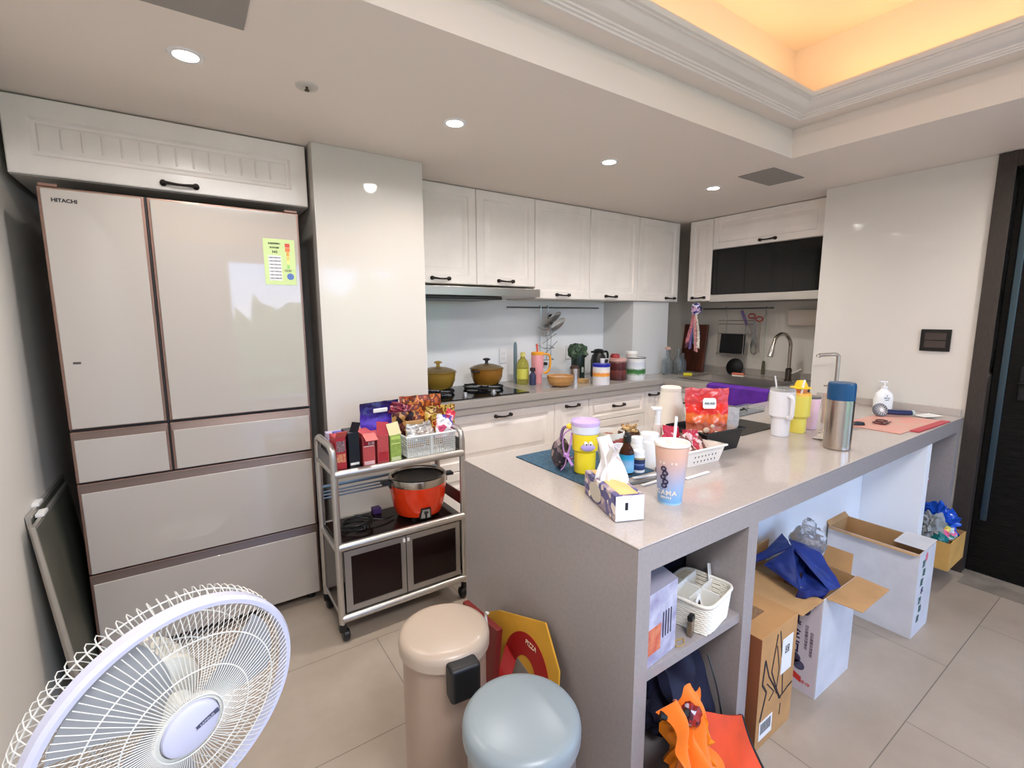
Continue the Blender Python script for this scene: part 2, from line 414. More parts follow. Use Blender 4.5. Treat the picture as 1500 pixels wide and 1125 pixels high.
# crown moulding: swept profile round the opening (offset outwards, height)
prof = [(.112, 0), (.112, -.004), (.098, -.006), (.096, .000), (.088, .000), (.086, .006), (.078, .006), (.076, .012), (.066, .016), (.052, .017), (.038, .024), (.028, .036), (.022, .040), (.016, .040), (.016, .047), (.006, .048), (.002, .054), (0, .062), (.003, .068), (.012, .072), (.045, .072), (.05, .05), (.112, .05)]
def crown(m, base):
    n = len(prof)
    for k in range(4):
        for q in range(n):
            a = prof[q]; b2 = prof[(q+1) % n]
            def P(o_, z, c):
                X = (TX0-o_, TX1+o_)[c in (1, 2)]; Y = (TY0-o_, TY1+o_)[c in (2, 3)]
                return (X, Y, base+z)
            c0, c1 = k, (k+1) % 4
            m._add([P(a[0], a[1], c0), P(a[0], a[1], c1), P(b2[0], b2[1], c1), P(b2[0], b2[1], c0)], [[0, 1, 2, 3]])
m = MB(); crown(m, H+.139); st('trim_2', m, mat('crown_paint', (232, 226, 219), .45))

# door: dark casing and black grained leaf in the right wall
m = MB(); m.box(RX-.018, RX+.06, .615, .683, 0, 2.145, .002); m.box(RX-.018, RX+.06, -.36, -.29, 0, 2.145, .002); m.box(RX-.018, RX+.06, -.29, .615, 2.075, 2.145, .002)
st('trim_3', m, CASE)
dr = tag(bpy.data.objects.new('door_1', None), kind='structure'); COL.objects.link(dr); dr.location = (RX+.05, .613, 0)
m = MB(); m.box(0, .045, -.9, 0, .006, 2.07, .003); m.build('door_leaf', DOORB, dr)
m = MB(); m.box(-.012, 0, -.055, -.028, .3, 2.03, .003); m.build('edge_strip', mat('blue_grey_metal', (70, 88, 98), .3, .8), dr)
m = MB(); m.box(-.016, .0, -.13, -.1, .95, 1.12, .004); m.tube([(-.016, -.115, 1.04), (-.05, -.115, 1.04), (-.05, -.22, 1.04)], .008, sm=4); m.build('door_handle', BLACKM, dr)
m = MB(); m.box(3.2, RX+.3, .25, .60, .0004, .0022); m.box(RX-.02, RX+.3, -.3, .615, .0004, .004); st('trim_4', m, mat('threshold_stone', (140, 130, 118), .35, var=.12, vscale=9))

# ------------------------------------------------------------------ ceiling fittings
def downlight(x, y, z, label, power=27, col=(255, 250, 246), group='recessed ceiling lights'):
    t = thing('ceiling_downlight', label, 'ceiling light', (x, y, z), group=None)
    m = MB(); m.lathe([(.034, -.0005), (.034, -.004), (.046, -.004), (.048, -.001), (.048, 0), (.034, 0)], seg=32); m.build('trim_ring', WHITEG, t)
    m = MB(); m.lathe([(0, -.0025), (.034, -.0025), (.034, 0), (0, 0)], seg=32)
    m.build('lamp', mat('lamp_glow', (255, 250, 240), .5, emit=(255, 247, 235), estr=14), t)
    d = bpy.data.lights.new('spot', 'SPOT'); d.energy = power; d.color = lin(col)[:3]; d.spot_size = R(168); d.spot_blend = 1; d.shadow_soft_size = .035
    o = bpy.data.objects.new('downlight_beam', d); COL.objects.link(o); o.location = (0, 0, -.012); o.parent = t
    return t
dl = ['round ceiling downlight nearest the fridge, above its top cabinet', 'round ceiling downlight above the glossy column', 'round ceiling downlight in front of the upper cabinets', 'round ceiling downlight nearest the corner by the dish dryer']
for x, l in zip((.064, .966, 1.845, 2.741), dl): downlight(x, 1.826, H, l)
downlight(2.95, .2, H, 'round ceiling downlight before the black door'); downlight(2.95, -1.4, H, 'round ceiling downlight in the room behind, right of the tray ceiling'); downlight(2.95, -2.6, H, 'round ceiling downlight near the window')
t = thing('sprinkler', 'small round ceiling sprinkler between two downlights over the fridge side', 'sprinkler', (.405, 1.832, H))
m = MB(); m.lathe([(0, -.002), (.012, -.002), (.02, -.006), (.034, -.005), (.038, 0), (0, 0)]); m.build('rosette', mat('sprinkler_white', (205, 200, 190), .35), t)
m = MB(); m.lathe([(0, -.016), (.008, -.015), (.008, -.012), (.004, -.011), (.004, -.002), (0, -.002)], seg=20); m.build('nozzle', mat('dark_brass', (90, 82, 60), .4, .8), t)
GREYP = mat('grey_access_panel', (150, 145, 140), .5)
for x, y, l in ((.03, 1.482, 'grey ceiling hatch cut by the upper edge of the photo, left of the tray'), (2.8, 1.505, 'small grey ceiling hatch by the corner of the tray ceiling')):
    t = thing('ceiling_hatch', l, 'ceiling hatch', (x, y, H))
    m = MB(); m.box(-.165, .165, -.1, .1, -.005, 0, .0015); m.build('cover', GREYP, t)
# ------------------------------------------------------------------ kitchen cabinets
RING = [(0, 0), (.055, 0), (.06, .006), (.068, .007), (.088, .001)]
def door_mesh(w, h, ins=.055, bead=False):
    m = MB(); k = ins/.055
    if bead:
        m.nested(w, h, [(0, .003), (.004, 0), (.066, 0), (.074, .012), (.084, .013), (.090, .008), (.094, .008)], .02)
    else:
        m.nested(w, h, [(0, .003), (.004, 0), (.052*k, 0), (.058*k, .009), (.070*k, .011), (.096*k, .002), (.101*k, .001)], .02)
    return m
def handle(parent, x, z, w=.11, y=0):
    m = MB()
    for s in (-1, 1):
        m.M = Matrix.Translation((x+s*w/2, y, z)) @ Matrix.Rotation(pi/2, 4, 'X')
        m.lathe([(0, .022), (.006, .021), (.011, .015), (.008, .008), (.012, .002), (.012, 0), (0, 0)], seg=16)
    m.M = Matrix()
    m.tube([(x-w/2, y-.016, z), (x-w*.3, y-.021, z-.002), (x-.012, y-.024, z-.004), (x+.012, y-.024, z-.004), (x+w*.3, y-.021, z-.002), (x+w/2, y-.016, z)],
           lambda t: .0052+.0025*abs(2*t-1)**2, sm=4, seg=10)
    return m.build('handle', BRONZE, parent)
G = .0018
def cabinet(name, label, cat, x0, x1, yf, z0, z1, depth, doors, rz=0, loc=None, group=None, body_mat=None, top=True):
    """doors: list of (x0,x1,z0,z1,handle x,handle z,kind,part name) in cabinet coordinates"""
    t = thing(name, label, cat, loc if loc else (x0, yf, z0), rz, group)
    w, h = x1-x0, z1-z0
    m = MB(); m.box(.001, w-.001, .021, depth, 0, h); m.build('cabinet_body', body_mat or CABB, t)
    for a, b, c, d, hx, hz, kd, pn in doors:
        dm = door_mesh(b-a-2*G, d-c-2*G, min(.055, (d-c)*.2, (b-a)*.22) if kd != 'bead' else .055, kd == 'bead')
        if kd == 'bead':
            for i in range(1, 14):
                xx = .095+(b-a-.19)*i/14; dm.box(xx-.004, xx+.004, .0035, .0095, .098, d-c-.098, .003, 1)
        o = dm.build(pn, CAB, t); o.location = (a+G, 0, c+G)
        if hx is not None: handle(o, hx-a-G, hz-c-G)
    return t
# over the fridge
cabinet('fridge_top_cabinet', 'long white beadboard cabinet above the fridge, right under the ceiling', 'cabinet', -.475, .515, 2.437, 1.878, H-.003, .55,
        [(0, .99, 0, .268, .50, .028, 'bead', 'door')])
# uppers along the back wall
ups = [(1.062, 1.529, 1.571, 'white upper cabinet touching the glossy column, over the left half of the hood', .215),
       (1.529, 1.984, 1.571, 'white upper cabinet over the right half of the cooker hood', .215),
       (1.984, 2.489, 1.494, 'white upper cabinet just right of the cooker hood', .245),
       (2.489, 3.015, 1.494, 'white upper cabinet second from the corner', .22),
       (3.015, 3.546, 1.494, 'white upper cabinet in the corner of the back wall, small handle at its right', .40)]
for x0, x1, z0, l, hx in ups:
    cabinet('upper_cabinet', l, 'cabinet', x0, x1, 2.633, z0, H-.003, .355, [(0, x1-x0-(.0 if x1 < 3.5 else .03), 0, H-.003-z0, hx if x1 < 3.5 else .4, .03, '', 'door')])
# on the sink side, facing -X
cabinet('upper_cabinet', 'narrow white upper cabinet in the corner with cloth strips hanging from it', 'cabinet', 0, .214, 0, 1.494, H-.003, .35, [(0, .214, 0, H-.003-1.494, .107, .03, '', 'door')], rz=-pi/2, loc=(3.546, 2.554, 1.494))
cabinet('upper_cabinet', 'wide low white cabinet above the black dish dryer', 'cabinet', 0, .815, 0, 1.899, H-.003, .35, [(0, .815, 0, H-.003-1.899, .44, .028, '', 'door')], rz=-pi/2, loc=(3.546, 2.34, 1.899))
t = thing('dish_dryer', 'black glass fronted dish dryer hanging under the wide white cabinet', 'dish dryer', (3.546, 2.338, 1.484), -pi/2)
m = MB(); m.box(0, .81, .02, .34, .0, .412, .004); m.build('dryer_body', mat('dryer_grey', (120, 118, 115), .4), t)
m = MB(); m.box(0, .81, 0, .018, .062, .412, .003); m.build('glass_door', BLACKG, t)
m = MB(); m.box(0, .81, -.006, .02, .002, .058, .003); m.build('lower_rail', mat('silver_rail', (205, 200, 192), .3, .5), t)
# cooker hood
t = thing('cooker_hood', 'slim stainless cooker hood under the upper cabinets left of the rail', 'cooker hood', (1.062, 2.57, 1.478))
m = MB(); m.box(0, .918, 0, .41, .022, .076, .004); m.build('hood_body', STEELX, t)
m = MB(); m.box(.02, .62, .01, .40, 0, .021, .004); m.build('filter_tray', mat('hood_filter_dark', (52, 50, 48), .35, .7), t)
# base units under the back counter
ZC = .885
def base(label, x0, x1, ds, name='base_cabinet'):
    cabinet(name, label, 'cabinet', x0, x1, 2.43, .10, .80, .55, ds)
base('white base unit with wide drawers under the gas hob', 1.075, 2.0, [(0, .925, .36, .70, .51, .665, '', 'drawer'), (0, .925, 0, .36, .51, .325, '', 'drawer')])
base('narrow white base cabinet right of the hob drawers', 2.0, 2.313, [(0, .313, 0, .70, .155, .665, '', 'door')])
base('white base unit with a stack of three drawers, behind the yellow mug', 2.313, 2.906, [(0, .593, .525, .70, .298, .62, '', 'drawer'), (0, .593, .27, .525, .31, .40, '', 'drawer'), (0, .593, 0, .27, .30, .2, '', 'drawer')])
base('white base cabinet by the inner corner of the kitchen counter', 2.906, 3.098, [(0, .192, 0, .70, .10, .665, '', 'door')])
t = cabinet('base_cabinet', 'white sink base unit between the back counter and the island', 'cabinet', 0, .86, 0, .10, .80, .55, [(0, .43, 0, .70, .21, .62, '', 'door'), (.43, .86, 0, .70, .21+.43, .62, '', 'door')], rz=-pi/2, loc=(3.112, 2.405, .10))
m = MB(); m.box(1.06, 3.14, 2.50, 3.0, 0, .099); m.box(3.17, 3.85, 1.54, 2.5, 0, .099); st('baseboard_back', m, mat('kick_grey', (150, 145, 140), .4))
# L shaped counter
ct = thing('kitchen_worktop', 'grey stone worktop along the back wall and round the sink', 'worktop', (1.06, 2.40, ZC))
def slab(m, pieces, z0, z1):
    for a, b, c, d in pieces: m.box(a, b, c, d, z0, z1, .003)
SX0, SX1, SY0, SY1 = 3.22, 3.66, 1.66, 2.36   # sink opening
ox, oy = 1.06, 2.40
m = MB()
poly_h = .044
m.box(1.06-ox, 3.08-ox, 0, YB-.03-oy, -poly_h, 0, .003); m.box(3.078-ox, 3.90-ox, 0, YB-.03-oy, -poly_h, 0)
m.box(3.08-ox, SX0-ox, 1.54-oy, .001, -poly_h, 0, .003); m.box(SX1-ox, 3.898-ox, 1.54-oy, 0, -poly_h, 0); m.box(SX0-ox, SX1-ox, 1.54-oy, SY0-oy, -poly_h, 0); m.box(SX0-ox, SX1-ox, SY1-oy, 0, -poly_h, 0)
m.box(1.062-ox, 3.078-ox, .006, .03, -.083, -poly_h); m.box(3.086-ox, 3.11-ox, 1.545-oy, 0, -.083, -poly_h)
m.build('slab', QUARTZK, ct)
ct = thing('worktop_upstand', 'low grey stone upstand along the wall behind the sink', 'upstand', (1.06, 2.40, ZC))
m = MB(); m.box(3.86-ox, 3.898-ox, 1.54-oy, YB-.035-oy, 0, .05, .002); m.box(3.442-ox, 3.86-ox, YB-.04-oy, YB-.002-oy, 0, .05, .002); m.build('upstand_strip', QUARTZK, ct)
# sink bowl, tap
t = thing('sink', 'stainless undermount sink bowl on the right side of the kitchen', 'sink', (3.44, 2.01, ZC))
m = MB(); a, b = (SX1-SX0)/2+.012, (SY1-SY0)/2+.012
m._add([(-a, -b, .001), (a, -b, .001), (a, b, .001), (-a, b, .001), (-a+.02, -b+.02, .002), (a-.02, -b+.02, .002), (a-.02, b-.02, .002), (-a+.02, b-.02, .002),
        (-a+.03, -b+.03, -.082), (a-.03, -b+.03, -.082), (a-.03, b-.03, -.082), (-a+.03, b-.03, -.082)],
       [[0, 1, 5, 4], [1, 2, 6, 5], [2, 3, 7, 6], [3, 0, 4, 7], [4, 5, 9, 8], [5, 6, 10, 9], [6, 7, 11, 10], [7, 4, 8, 11], [8, 9, 10, 11]])
m.build('bowl', mat('sink_steel', (165, 160, 155), .3, 1), t)
m = MB(); m.lathe([(0, -.079), (.035, -.079), (.04, -.0815)], seg=24); m.build('drain', CHROME, t)
t = thing('sink_tap', 'tall arched chrome kitchen tap behind the sink', 'tap', (3.72, 1.765, ZC))
m = MB(); m.lathe([(0, 0), (.028, 0), (.028, .006), (.022, .012), (.022, .09), (.014, .10), (0, .10)], seg=24); m.build('base_body', mat('tap_body_dark', (110, 100, 92), .25, 1), t)
m = MB(); m.tube([(0, 0, .09), (0, 0, .22), (-.005, .0, .29), (-.05, .01, .345), (-.11, .02, .355), (-.165, .03, .325), (-.185, .035, .27)], .0125, sm=6, seg=14); m.build('spout', mat('tap_nickel', (178, 168, 156), .2, 1), t)
m = MB(); m.tube([(-.184, .035, .275), (-.192, .037, .235), (-.204, .04, .19)], lambda q: .014+.006*q, sm=3, seg=16); m.build('spray_head', CHROME, t)
m = MB(); m.tube([(0, -.018, .06), (0, -.05, .075), (.0, -.09, .1)], .006, sm=3); m.build('lever', CHROME, t)

# gas hob
t = thing('gas_hob', 'black glass gas hob set into the back counter', 'hob', (1.43, 2.68, ZC))
m = MB(); m.box(-.355, .37, -.235, .235, 0, .007, .002); m.build('glass_plate', mat('hob_glass', (10, 10, 11), .1, spec=.25), t)
for i, x in enumerate((-.17, .20)):
    m = MB(); m.lathe([(0, .018), (.03, .018), (.034, .012), (.05, .012), (.052, .007), (.072, .007), (.075, .0075), (0, .0075)][::-1], (x, .06, 0), seg=28); m.build('burner', BLACKM, t)
    m = MB()
    for k in range(4):
        a = pi/4+k*pi/2; m.quadbar((x+math.cos(a)*.045, .06+math.sin(a)*.045, .030), (x+math.cos(a)*.135, .06+math.sin(a)*.135, .030), .008, .008)
        m.quadbar((x+math.cos(a)*.128, .06+math.sin(a)*.128, .007), (x+math.cos(a)*.128, .06+math.sin(a)*.128, .030), .009, .009, (1, 0, 0))
    m.tube([(x+.13*math.cos(q*pi/12), .06+.13*math.sin(q*pi/12), .022) for q in range(24)], .007, seg=6, closed=True)
    m.build('pan_support', BLACKM, t)
    m = MB(); m.lathe([(0, .032), (.012, .032), (.014, .028), (.016, .010), (.02, .007), (0, .007)], (x*.55+.03, -.165, 0), seg=20); m.build('knob', mat('knob_silver', (190, 188, 184), .3, .9), t)

# ---- glass pots
AMB = mat('amber_glass', (200, 165, 70), .06, trans=.6, ior=1.3, coat=.5)
AMBD = mat('amber_glass_lid', (222, 204, 158), .04, trans=.85, ior=1.2)
def pot(x, y, label, knobmat, low):
    t = thing('glass_pot', label, 'pot', (x, y, ZC+.035), R(20), 'amber glass pots' if False else None)
    m = MB(); m.lathe([(0, 0), (.075, 0), (.088, .012), (.105, .05), (.11, .085), (.112, .1), (.118, .104), (.118, .108), (.108, .106), (.104, .085), (.098, .05), (.08, .014), (0, .006)], seg=44); o = m.build('bowl', AMB if not low else mat('amber_glass_dark', (196, 140, 56), .08, trans=.55, ior=1.3, coat=.4), t)
    for s in (-1, 1):
        m = MB(); m.sheet(lambda u, v: (s*(.112+.038*v*(1-.35*(2*u-1)**2)), (u-.5)*.07*(1-.3*v), .094+.006*v), 9, 5, .008); m.build('handle', AMBD if not low else BLACKP, t)
    m = MB(); m.lathe([(.112, .109), (.112, .113), (.09, .124), (.05, .136), (0, .141), (0, .136), (.05, .131), (.09, .119), (.106, .109)], seg=44); l = m.build('lid', AMBD, t)
    m = MB(); m.lathe([(0, .14), (.014, .14), (.01, .15), (.012, .158), (.026, .164), (.026, .17), (.014, .176), (0, .176)], seg=24); m.build('lid_knob', knobmat, l)
    m = MB(); m.lathe([(0, .012), (.084, .016), (.099, .05), (.1, .055), (0, .055)], seg=36); m.build('food', mat('stew', (150, 118, 56), .3, rgb2=(112, 70, 30), vscale=40), t)
    return t
pot(1.30, 2.745, 'amber glass pot with a clear amber knob, half behind the glossy column', AMB, False)
pot(1.66, 2.745, 'amber glass pot with a black lid knob on the right burner', BLACKP, True)

# ---- things standing on the back counter
def bottle(m, prof, x=0, y=0, z=0, seg=28, **k): return m.lathe(prof, (x, y, z), seg, **k)
t = thing('oil_bottle', 'square yellow-green cooking oil bottle right of the hob', 'bottle', (2.0, 2.80, ZC), R(15))
m = MB(); m.lathe([(0, 0), (.04, 0), (.044, .006), (.044, .135), (.034, .17), (.017, .19), (.016, .20), (0, .20)], seg=4+24); m.build('bottle_body', mat('oil_yellow', (206, 200, 96), .05, trans=.75, ior=1.3), t)
m = MB(); m.lathe([(0, .2), (.018, .2), (.018, .228), (.016, .232), (0, .232)], seg=20); m.build('cap', mat('oil_cap', (214, 205, 110), .3), t)
m = MB(); m.lathe([(.0447, .04), (.0447, .115)], seg=28); m.build('label', mat('oil_label', (214, 210, 90), .5), t)
o = MB(); o.lathe([(0, 0), (.011, .0), (.014, .03), (.014, .2), (.013, .28), (.008, .30), (0, .306)], seg=20)
tag(place(o.build('slim_bottle', mat('slate_blue', (112, 132, 142), .4)), (1.99, 2.88, ZC)), 'slim slate-blue bottle rising behind the oil bottle', 'bottle')
t = thing('soy_sauce_bottle', 'small dark sauce bottle between oil bottle and pink tumbler', 'bottle', (2.03, 2.72, ZC))
m = MB(); m.lathe([(0, 0), (.022, 0), (.024, .004), (.024, .07), (.012, .09), (.011, .1), (0, .1)], seg=20); m.build('bottle_body', mat('sauce_navy', (60, 62, 92), .2), t)
m = MB(); m.lathe([(0, .1), (.02, .1), (.02, .124), (0, .125)], seg=20); m.build('cap', mat('cap_black', (40, 28, 30), .4), t)
t = thing('pink_tumbler', 'pink tumbler with an orange-yellow handle and red straw beside the wooden bowl', 'tumbler', (2.115, 2.775, ZC), R(-30))
PINK = mat('pink_enamel', (240, 165, 170), .3)
m = MB(); m.lathe([(0, 0), (.032, 0), (.034, .004), (.034, .07), (.044, .085), (.046, .205), (.044, .21), (0, .21)]); m.build('cup', PINK, t)
m = MB(); m.lathe([(0, .21), (.046, .21), (.046, .226), (.04, .232), (0, .232)]); m.build('lid', mat('marigold', (246, 170, 45), .35), t)
m = MB(); m.tube([(.042, 0, .215), (.085, 0, .21), (.095, 0, .17), (.09, 0, .11), (.07, 0, .08), (.045, 0, .075)], .012, sm=5, flat=.7); m.build('handle', MATS['marigold'], t)
m = MB(); m.tube([(0, 0, .225), (-.005, 0, .29)], .0075); m.build('straw', mat('coral_straw', (225, 100, 80), .35), t)
t = thing('wooden_bowl', 'round wooden bowl at the edge of the back counter', 'bowl', (2.15, 2.555, ZC))
m = MB(); m.lathe([(0, 0), (.05, 0), (.075, .012), (.093, .045), (.094, .075), (.09, .078), (.086, .075), (.084, .045), (.06, .015), (0, .01)], seg=44); m.build('shell', mat('bowl_wood', (205, 155, 95), .45, rgb2=(180, 128, 72), vscale=8, stretch=(1, 1, 5)), t)
m = MB(); m.lathe([(0, .068), (.055, .066), (.07, .06), (.06, .05), (0, .05)], seg=32); m.build('cloth', mat('bowl_cloth', (215, 196, 185), .8, var=.1), t)
t = thing('steel_canister', 'small steel canister with dark lid next to the wooden bowl', 'canister', (2.36, 2.64, ZC))
m = MB(); m.lathe([(0, 0), (.036, 0), (.037, .003), (.037, .105), (0, .105)]); m.build('can', STEEL, t)
m = MB(); m.lathe([(0, .105), (.036, .105), (.034, .118), (.02, .128), (0, .13)]); m.build('lid', mat('lid_brown', (70, 52, 44), .4), t)
t = thing('insulated_jug', 'tall dark green vacuum jug with a leafy camouflage cover', 'jug', (2.50, 2.76, ZC))
m = MB(); m.lathe([(0, 0), (.05, 0), (.053, .005), (.053, .19), (.04, .22), (0, .225)]); m.build('jug_body', mat('forest_green', (22, 38, 32), .3), t)
m = MB(); m.blob((-.005, 0, .215), (.078, .062, .066), .35, 3.2, 5); m.build('leafy_cover', patchmat('camouflage', [(34, 60, 42), (62, 88, 60), (22, 40, 30), (90, 110, 84)], 26, .7, kind='NOISE'), t)
m = MB(); m.box(-.01, .012, -.0545, -.052, .06, .10); m.build('label', mat('label_pale', (170, 180, 170), .5), t)
tag(place(MB().box(-.04, .04, -.035, .035, 0, .028, .003).build('wooden_block', mat('light_wood', (205, 165, 110), .5)), (2.40, 2.60, ZC), R(10)), 'little square wooden block before the dark green jug', 'wooden block')
t = thing('thermos_jug', 'black thermos jug with a handle behind the blue-lidded can', 'jug', (2.76, 2.80, ZC))
m = MB(); m.lathe([(0, 0), (.06, 0), (.064, .006), (.064, .13), (.055, .17), (.04, .19), (.038, .2), (0, .2)]); m.build('jug_body', mat('jug_black', (34, 34, 32), .35), t)
m = MB(); m.lathe([(0, .2), (.046, .2), (.048, .208), (.03, .224), (0, .228)]); m.box(-.075, -.03, -.014, .014, .196, .212, .004); m.build('lid', BLACKP, t)
m = MB(); m.tube([(.04, 0, .195), (.09, 0, .2), (.105, 0, .16), (.09, 0, .11), (.06, 0, .1)], .009, sm=5); m.build('handle', BLACKP, t)
t = thing('powder_can', 'white and orange powder can with a royal blue lid on the back counter', 'can', (2.46, 2.465, ZC), R(20))
m = MB(); m.lathe([(0, 0), (.061, 0), (.062, .002), (.062, .128), (0, .128)]); m.build('can', zmat('milk_can', [(0, (225, 222, 225)), (.45, (222, 218, 222)), (.5, (238, 170, 70)), (.62, (240, 140, 40)), (.72, (235, 225, 215)), (1, (230, 230, 232))], 0, .128, .3, noise_amt=.12), t)
m = MB(); m.lathe([(0, .128), (.063, .128), (.064, .131), (.064, .148), (.062, .15), (0, .15)]); m.build('lid', mat('royal_blue', (38, 40, 165), .3), t)
t = thing('powder_scoop', 'white scoop standing on the blue can lid', 'scoop', (2.47, 2.465, ZC+.151))
m = MB(); m.lathe([(0, 0), (.014, 0), (.018, .034), (.016, .034), (.012, .002), (0, .002)], seg=20); m.build('cup', WHITEP, t)
m = MB(); m.box(.014, .06, -.004, .004, .028, .032); m.build('handle', WHITEP, t)
t = thing('powder_can', 'maroon powder can with a pinkish top between the blue and the green-labelled cans', 'can', (2.74, 2.57, ZC))
m = MB(); m.lathe([(0, 0), (.066, 0), (.067, .002), (.067, .148), (0, .148)]); m.build('can', zmat('maroon_can', [(0, (70, 34, 34)), (.5, (120, 60, 55)), (.55, (70, 32, 34)), (.9, (92, 40, 40)), (1, (150, 120, 110))], 0, .148, .25, noise_amt=.2), t)
m = MB(); m.lathe([(0, .148), (.066, .148), (.066, .162), (.05, .17), (0, .17)]); m.build('lid', mat('dusty_rose', (205, 160, 150), .4), t)
t = thing('jam_jar', 'short red-lidded jar on top of the maroon can', 'jar', (2.73, 2.59, ZC+.171))
m = MB(); m.lathe([(0, 0), (.036, 0), (.038, .004), (.036, .02), (0, .02)], seg=24); m.build('jar_body', mat('jam_red', (170, 62, 62), .25), t)
m = MB(); m.lathe([(0, .02), (.03, .02), (.03, .03), (0, .031)], seg=24); m.build('lid', mat('jar_lid_red', (160, 50, 50), .35), t)
t = thing('powder_can', 'biggest white can with a green hill label, closest to the pillar', 'can', (2.87, 2.50, ZC))
m = MB(); m.lathe([(0, 0), (.071, 0), (.072, .002), (.072, .165), (.0705, .17), (0, .17)]); m.build('can', zmat('green_can', [(0, (212, 214, 214)), (.2, (222, 224, 224)), (.32, (70, 130, 62)), (.46, (52, 112, 60)), (.55, (222, 226, 228)), (.78, (205, 210, 222)), (.86, (228, 228, 228))], 0, .17, .3, noise_amt=.16), t)
m = MB(); m.lathe([(.0725, .166), (.0745, .169), (.0725, .173), (.069, .172)]); m.build('rim', mat('rim_dark_green', (60, 72, 62), .3, .6), t)
t = thing('small_tub', 'white lidded tub standing on the biggest white can', 'tub', (2.84, 2.52, ZC+.171))
m = MB(); m.lathe([(0, 0), (.042, 0), (.044, .03), (0, .03)], seg=28); m.build('tub_body', mat('tub_grey', (212, 206, 200), .4), t)
m = MB(); m.lathe([(0, .03), (.046, .03), (.046, .046), (.043, .049), (0, .049)], seg=28); m.build('lid', WHITEP, t)
# glass bottles by the pillar
def jarbottle(x, y, h, r, label, cap=None, dz=0):
    t = thing('glass_bottle', label, 'bottle', (x, y, ZC))
    m = MB(); m.lathe([(0, 0), (r*.9, 0), (r, .006), (r, h*.55), (r*.42, h*.76), (r*.38, h*.97), (r*.46, h), (r*.30, h), (r*.28, h*.76), (r*.86, h*.54), (r*.88, .008), (0, .005)], seg=28); m.build('bottle_body', mat('bottle_glass', (222, 228, 228), .03, trans=.93, ior=1.3), t)
    if cap:
        m = MB(); m.lathe([(0, h), (.02, h), (.018, h+.02), (0, h+.024)], seg=20); m.build('cap', cap, t)
        m = MB(); m.tube([(0, 0, h+.015), (-.025, 0, h+.022), (-.04, 0, h+.014)], .006, sm=3); m.build('nozzle', cap, t)
    return t
jarbottle(3.33, 2.56, .21, .04, 'clear glass spray bottle with pinkish top, next to the pillar', mat('beige_pink', (205, 165, 150), .4))
jarbottle(3.45, 2.54, .215, .042, 'taller clear glass bottle, middle of the three beside the pillar')
jarbottle(3.55, 2.57, .17, .03, 'smallest clear glass bottle, right one of the three beside the pillar')

# ---- rail with rack and pan lids, left part of the back wall
yr = 2.955
t = thing('wall_rail', 'thin steel hanging rail on the pale blue splashback', 'rail', (1.97, yr, 1.442))
m = MB(); m.tube([(0, 0, 0), (.93, 0, 0)], .006); m.build('bar', mat('rail_grey', (120, 122, 122), .3, .9), t)
for x in (.02, .91):
    m = MB(); m.tube([(x, 0, 0), (x, .032, 0)], .006); m.build('bracket', MATS['rail_grey'], t)
WIRE = mat('wire_chrome', (165, 162, 160), .25, 1)
t = thing('lid_rack', 'chrome wire rack hanging from the rail and holding two pan lids', 'rack', (2.31, yr, 1.44))
m = MB()
for s in (-.035, .035):
    m.tube([(s, .01, .012), (s, -.008, .014), (s, -.012, -.02), (s, .0, -.4)], .003, sm=3)
for z in (-.15, -.29, -.38):
    m.tube([(-.05, -.0, z), (-.05, -.07, z-.02), (.05, -.07, z-.02), (.05, 0, z)], .0028)
m.tube([(-.05, -.02, -.29), (.09, -.05, -.2)], .0028); m.tube([(-.03, -.02, -.38), (.1, -.05, -.26)], .0028); m.tube([(.06, -.02, -.05), (.06, -.02, -.44)], .0028)
m.build('frame', WIRE, t)
for (dx, dz, r, l) in ((.05, -.085, .075, 'round glass pan lid lying upper in the wall rack'), (.07, -.15, .1, 'larger glass pan lid with a pale rim, lower in the wall rack')):
    t = thing('pan_lid', l, 'pan lid', (2.33+dx-.02, yr-.055, 1.44+dz), rot=(R(-38), R(-22), 0))
    m = MB(); m.lathe([(r, 0), (r*.97, .006), (r*.6, .018), (0, .024), (0, .021), (r*.6, .015), (r*.95, .001)], seg=36); m.build('glass_dome', mat('lid_glass', (178, 172, 165), .08, trans=.5, ior=1.2, bump=.6, bscale=60), t)
    m = MB(); m.tube([(r*math.cos(k*pi/18), r*math.sin(k*pi/18), .001) for k in range(36)], .004, closed=True); m.build('rim', mat('rim_silver', (205, 200, 192), .25, .8), t)
    m = MB(); m.lathe([(0, .022), (.008, .022), (.016, .036), (.012, .04), (0, .041)], seg=16); m.build('lid_knob', BLACKP, t)
for x, l in ((1.95, 'white wall socket above the hob, left one'), (2.60, 'white wall socket behind the dark green jug')):
    t = thing('wall_socket', l, 'socket', (x, 2.988, 1.08))
    m = MB(); m.box(-.035, .035, -.008, 0, -.055, .055, .003); m.build('plate', WHITEG, t)
    m = MB()
    for z in (-.02, .02):
        for s in (-.008, .008): m.box(s-.001, s+.001, -.0085, -.0075, z-.005, z+.005)
    m.build('slots', INK, t)
t = thing('plug', 'two black plugs on the splashback above the wooden bowl', 'plug', (2.33, 2.988, 1.0))
for s in (-.016, .016):
    m = MB(); m.M = Matrix.Translation((s, 0, 0)) @ Matrix.Rotation(pi/2, 4, 'X'); m.cyl((0, 0, 0), .013, .03, 16, .003); m.build('plug_head', BLACKP, t)

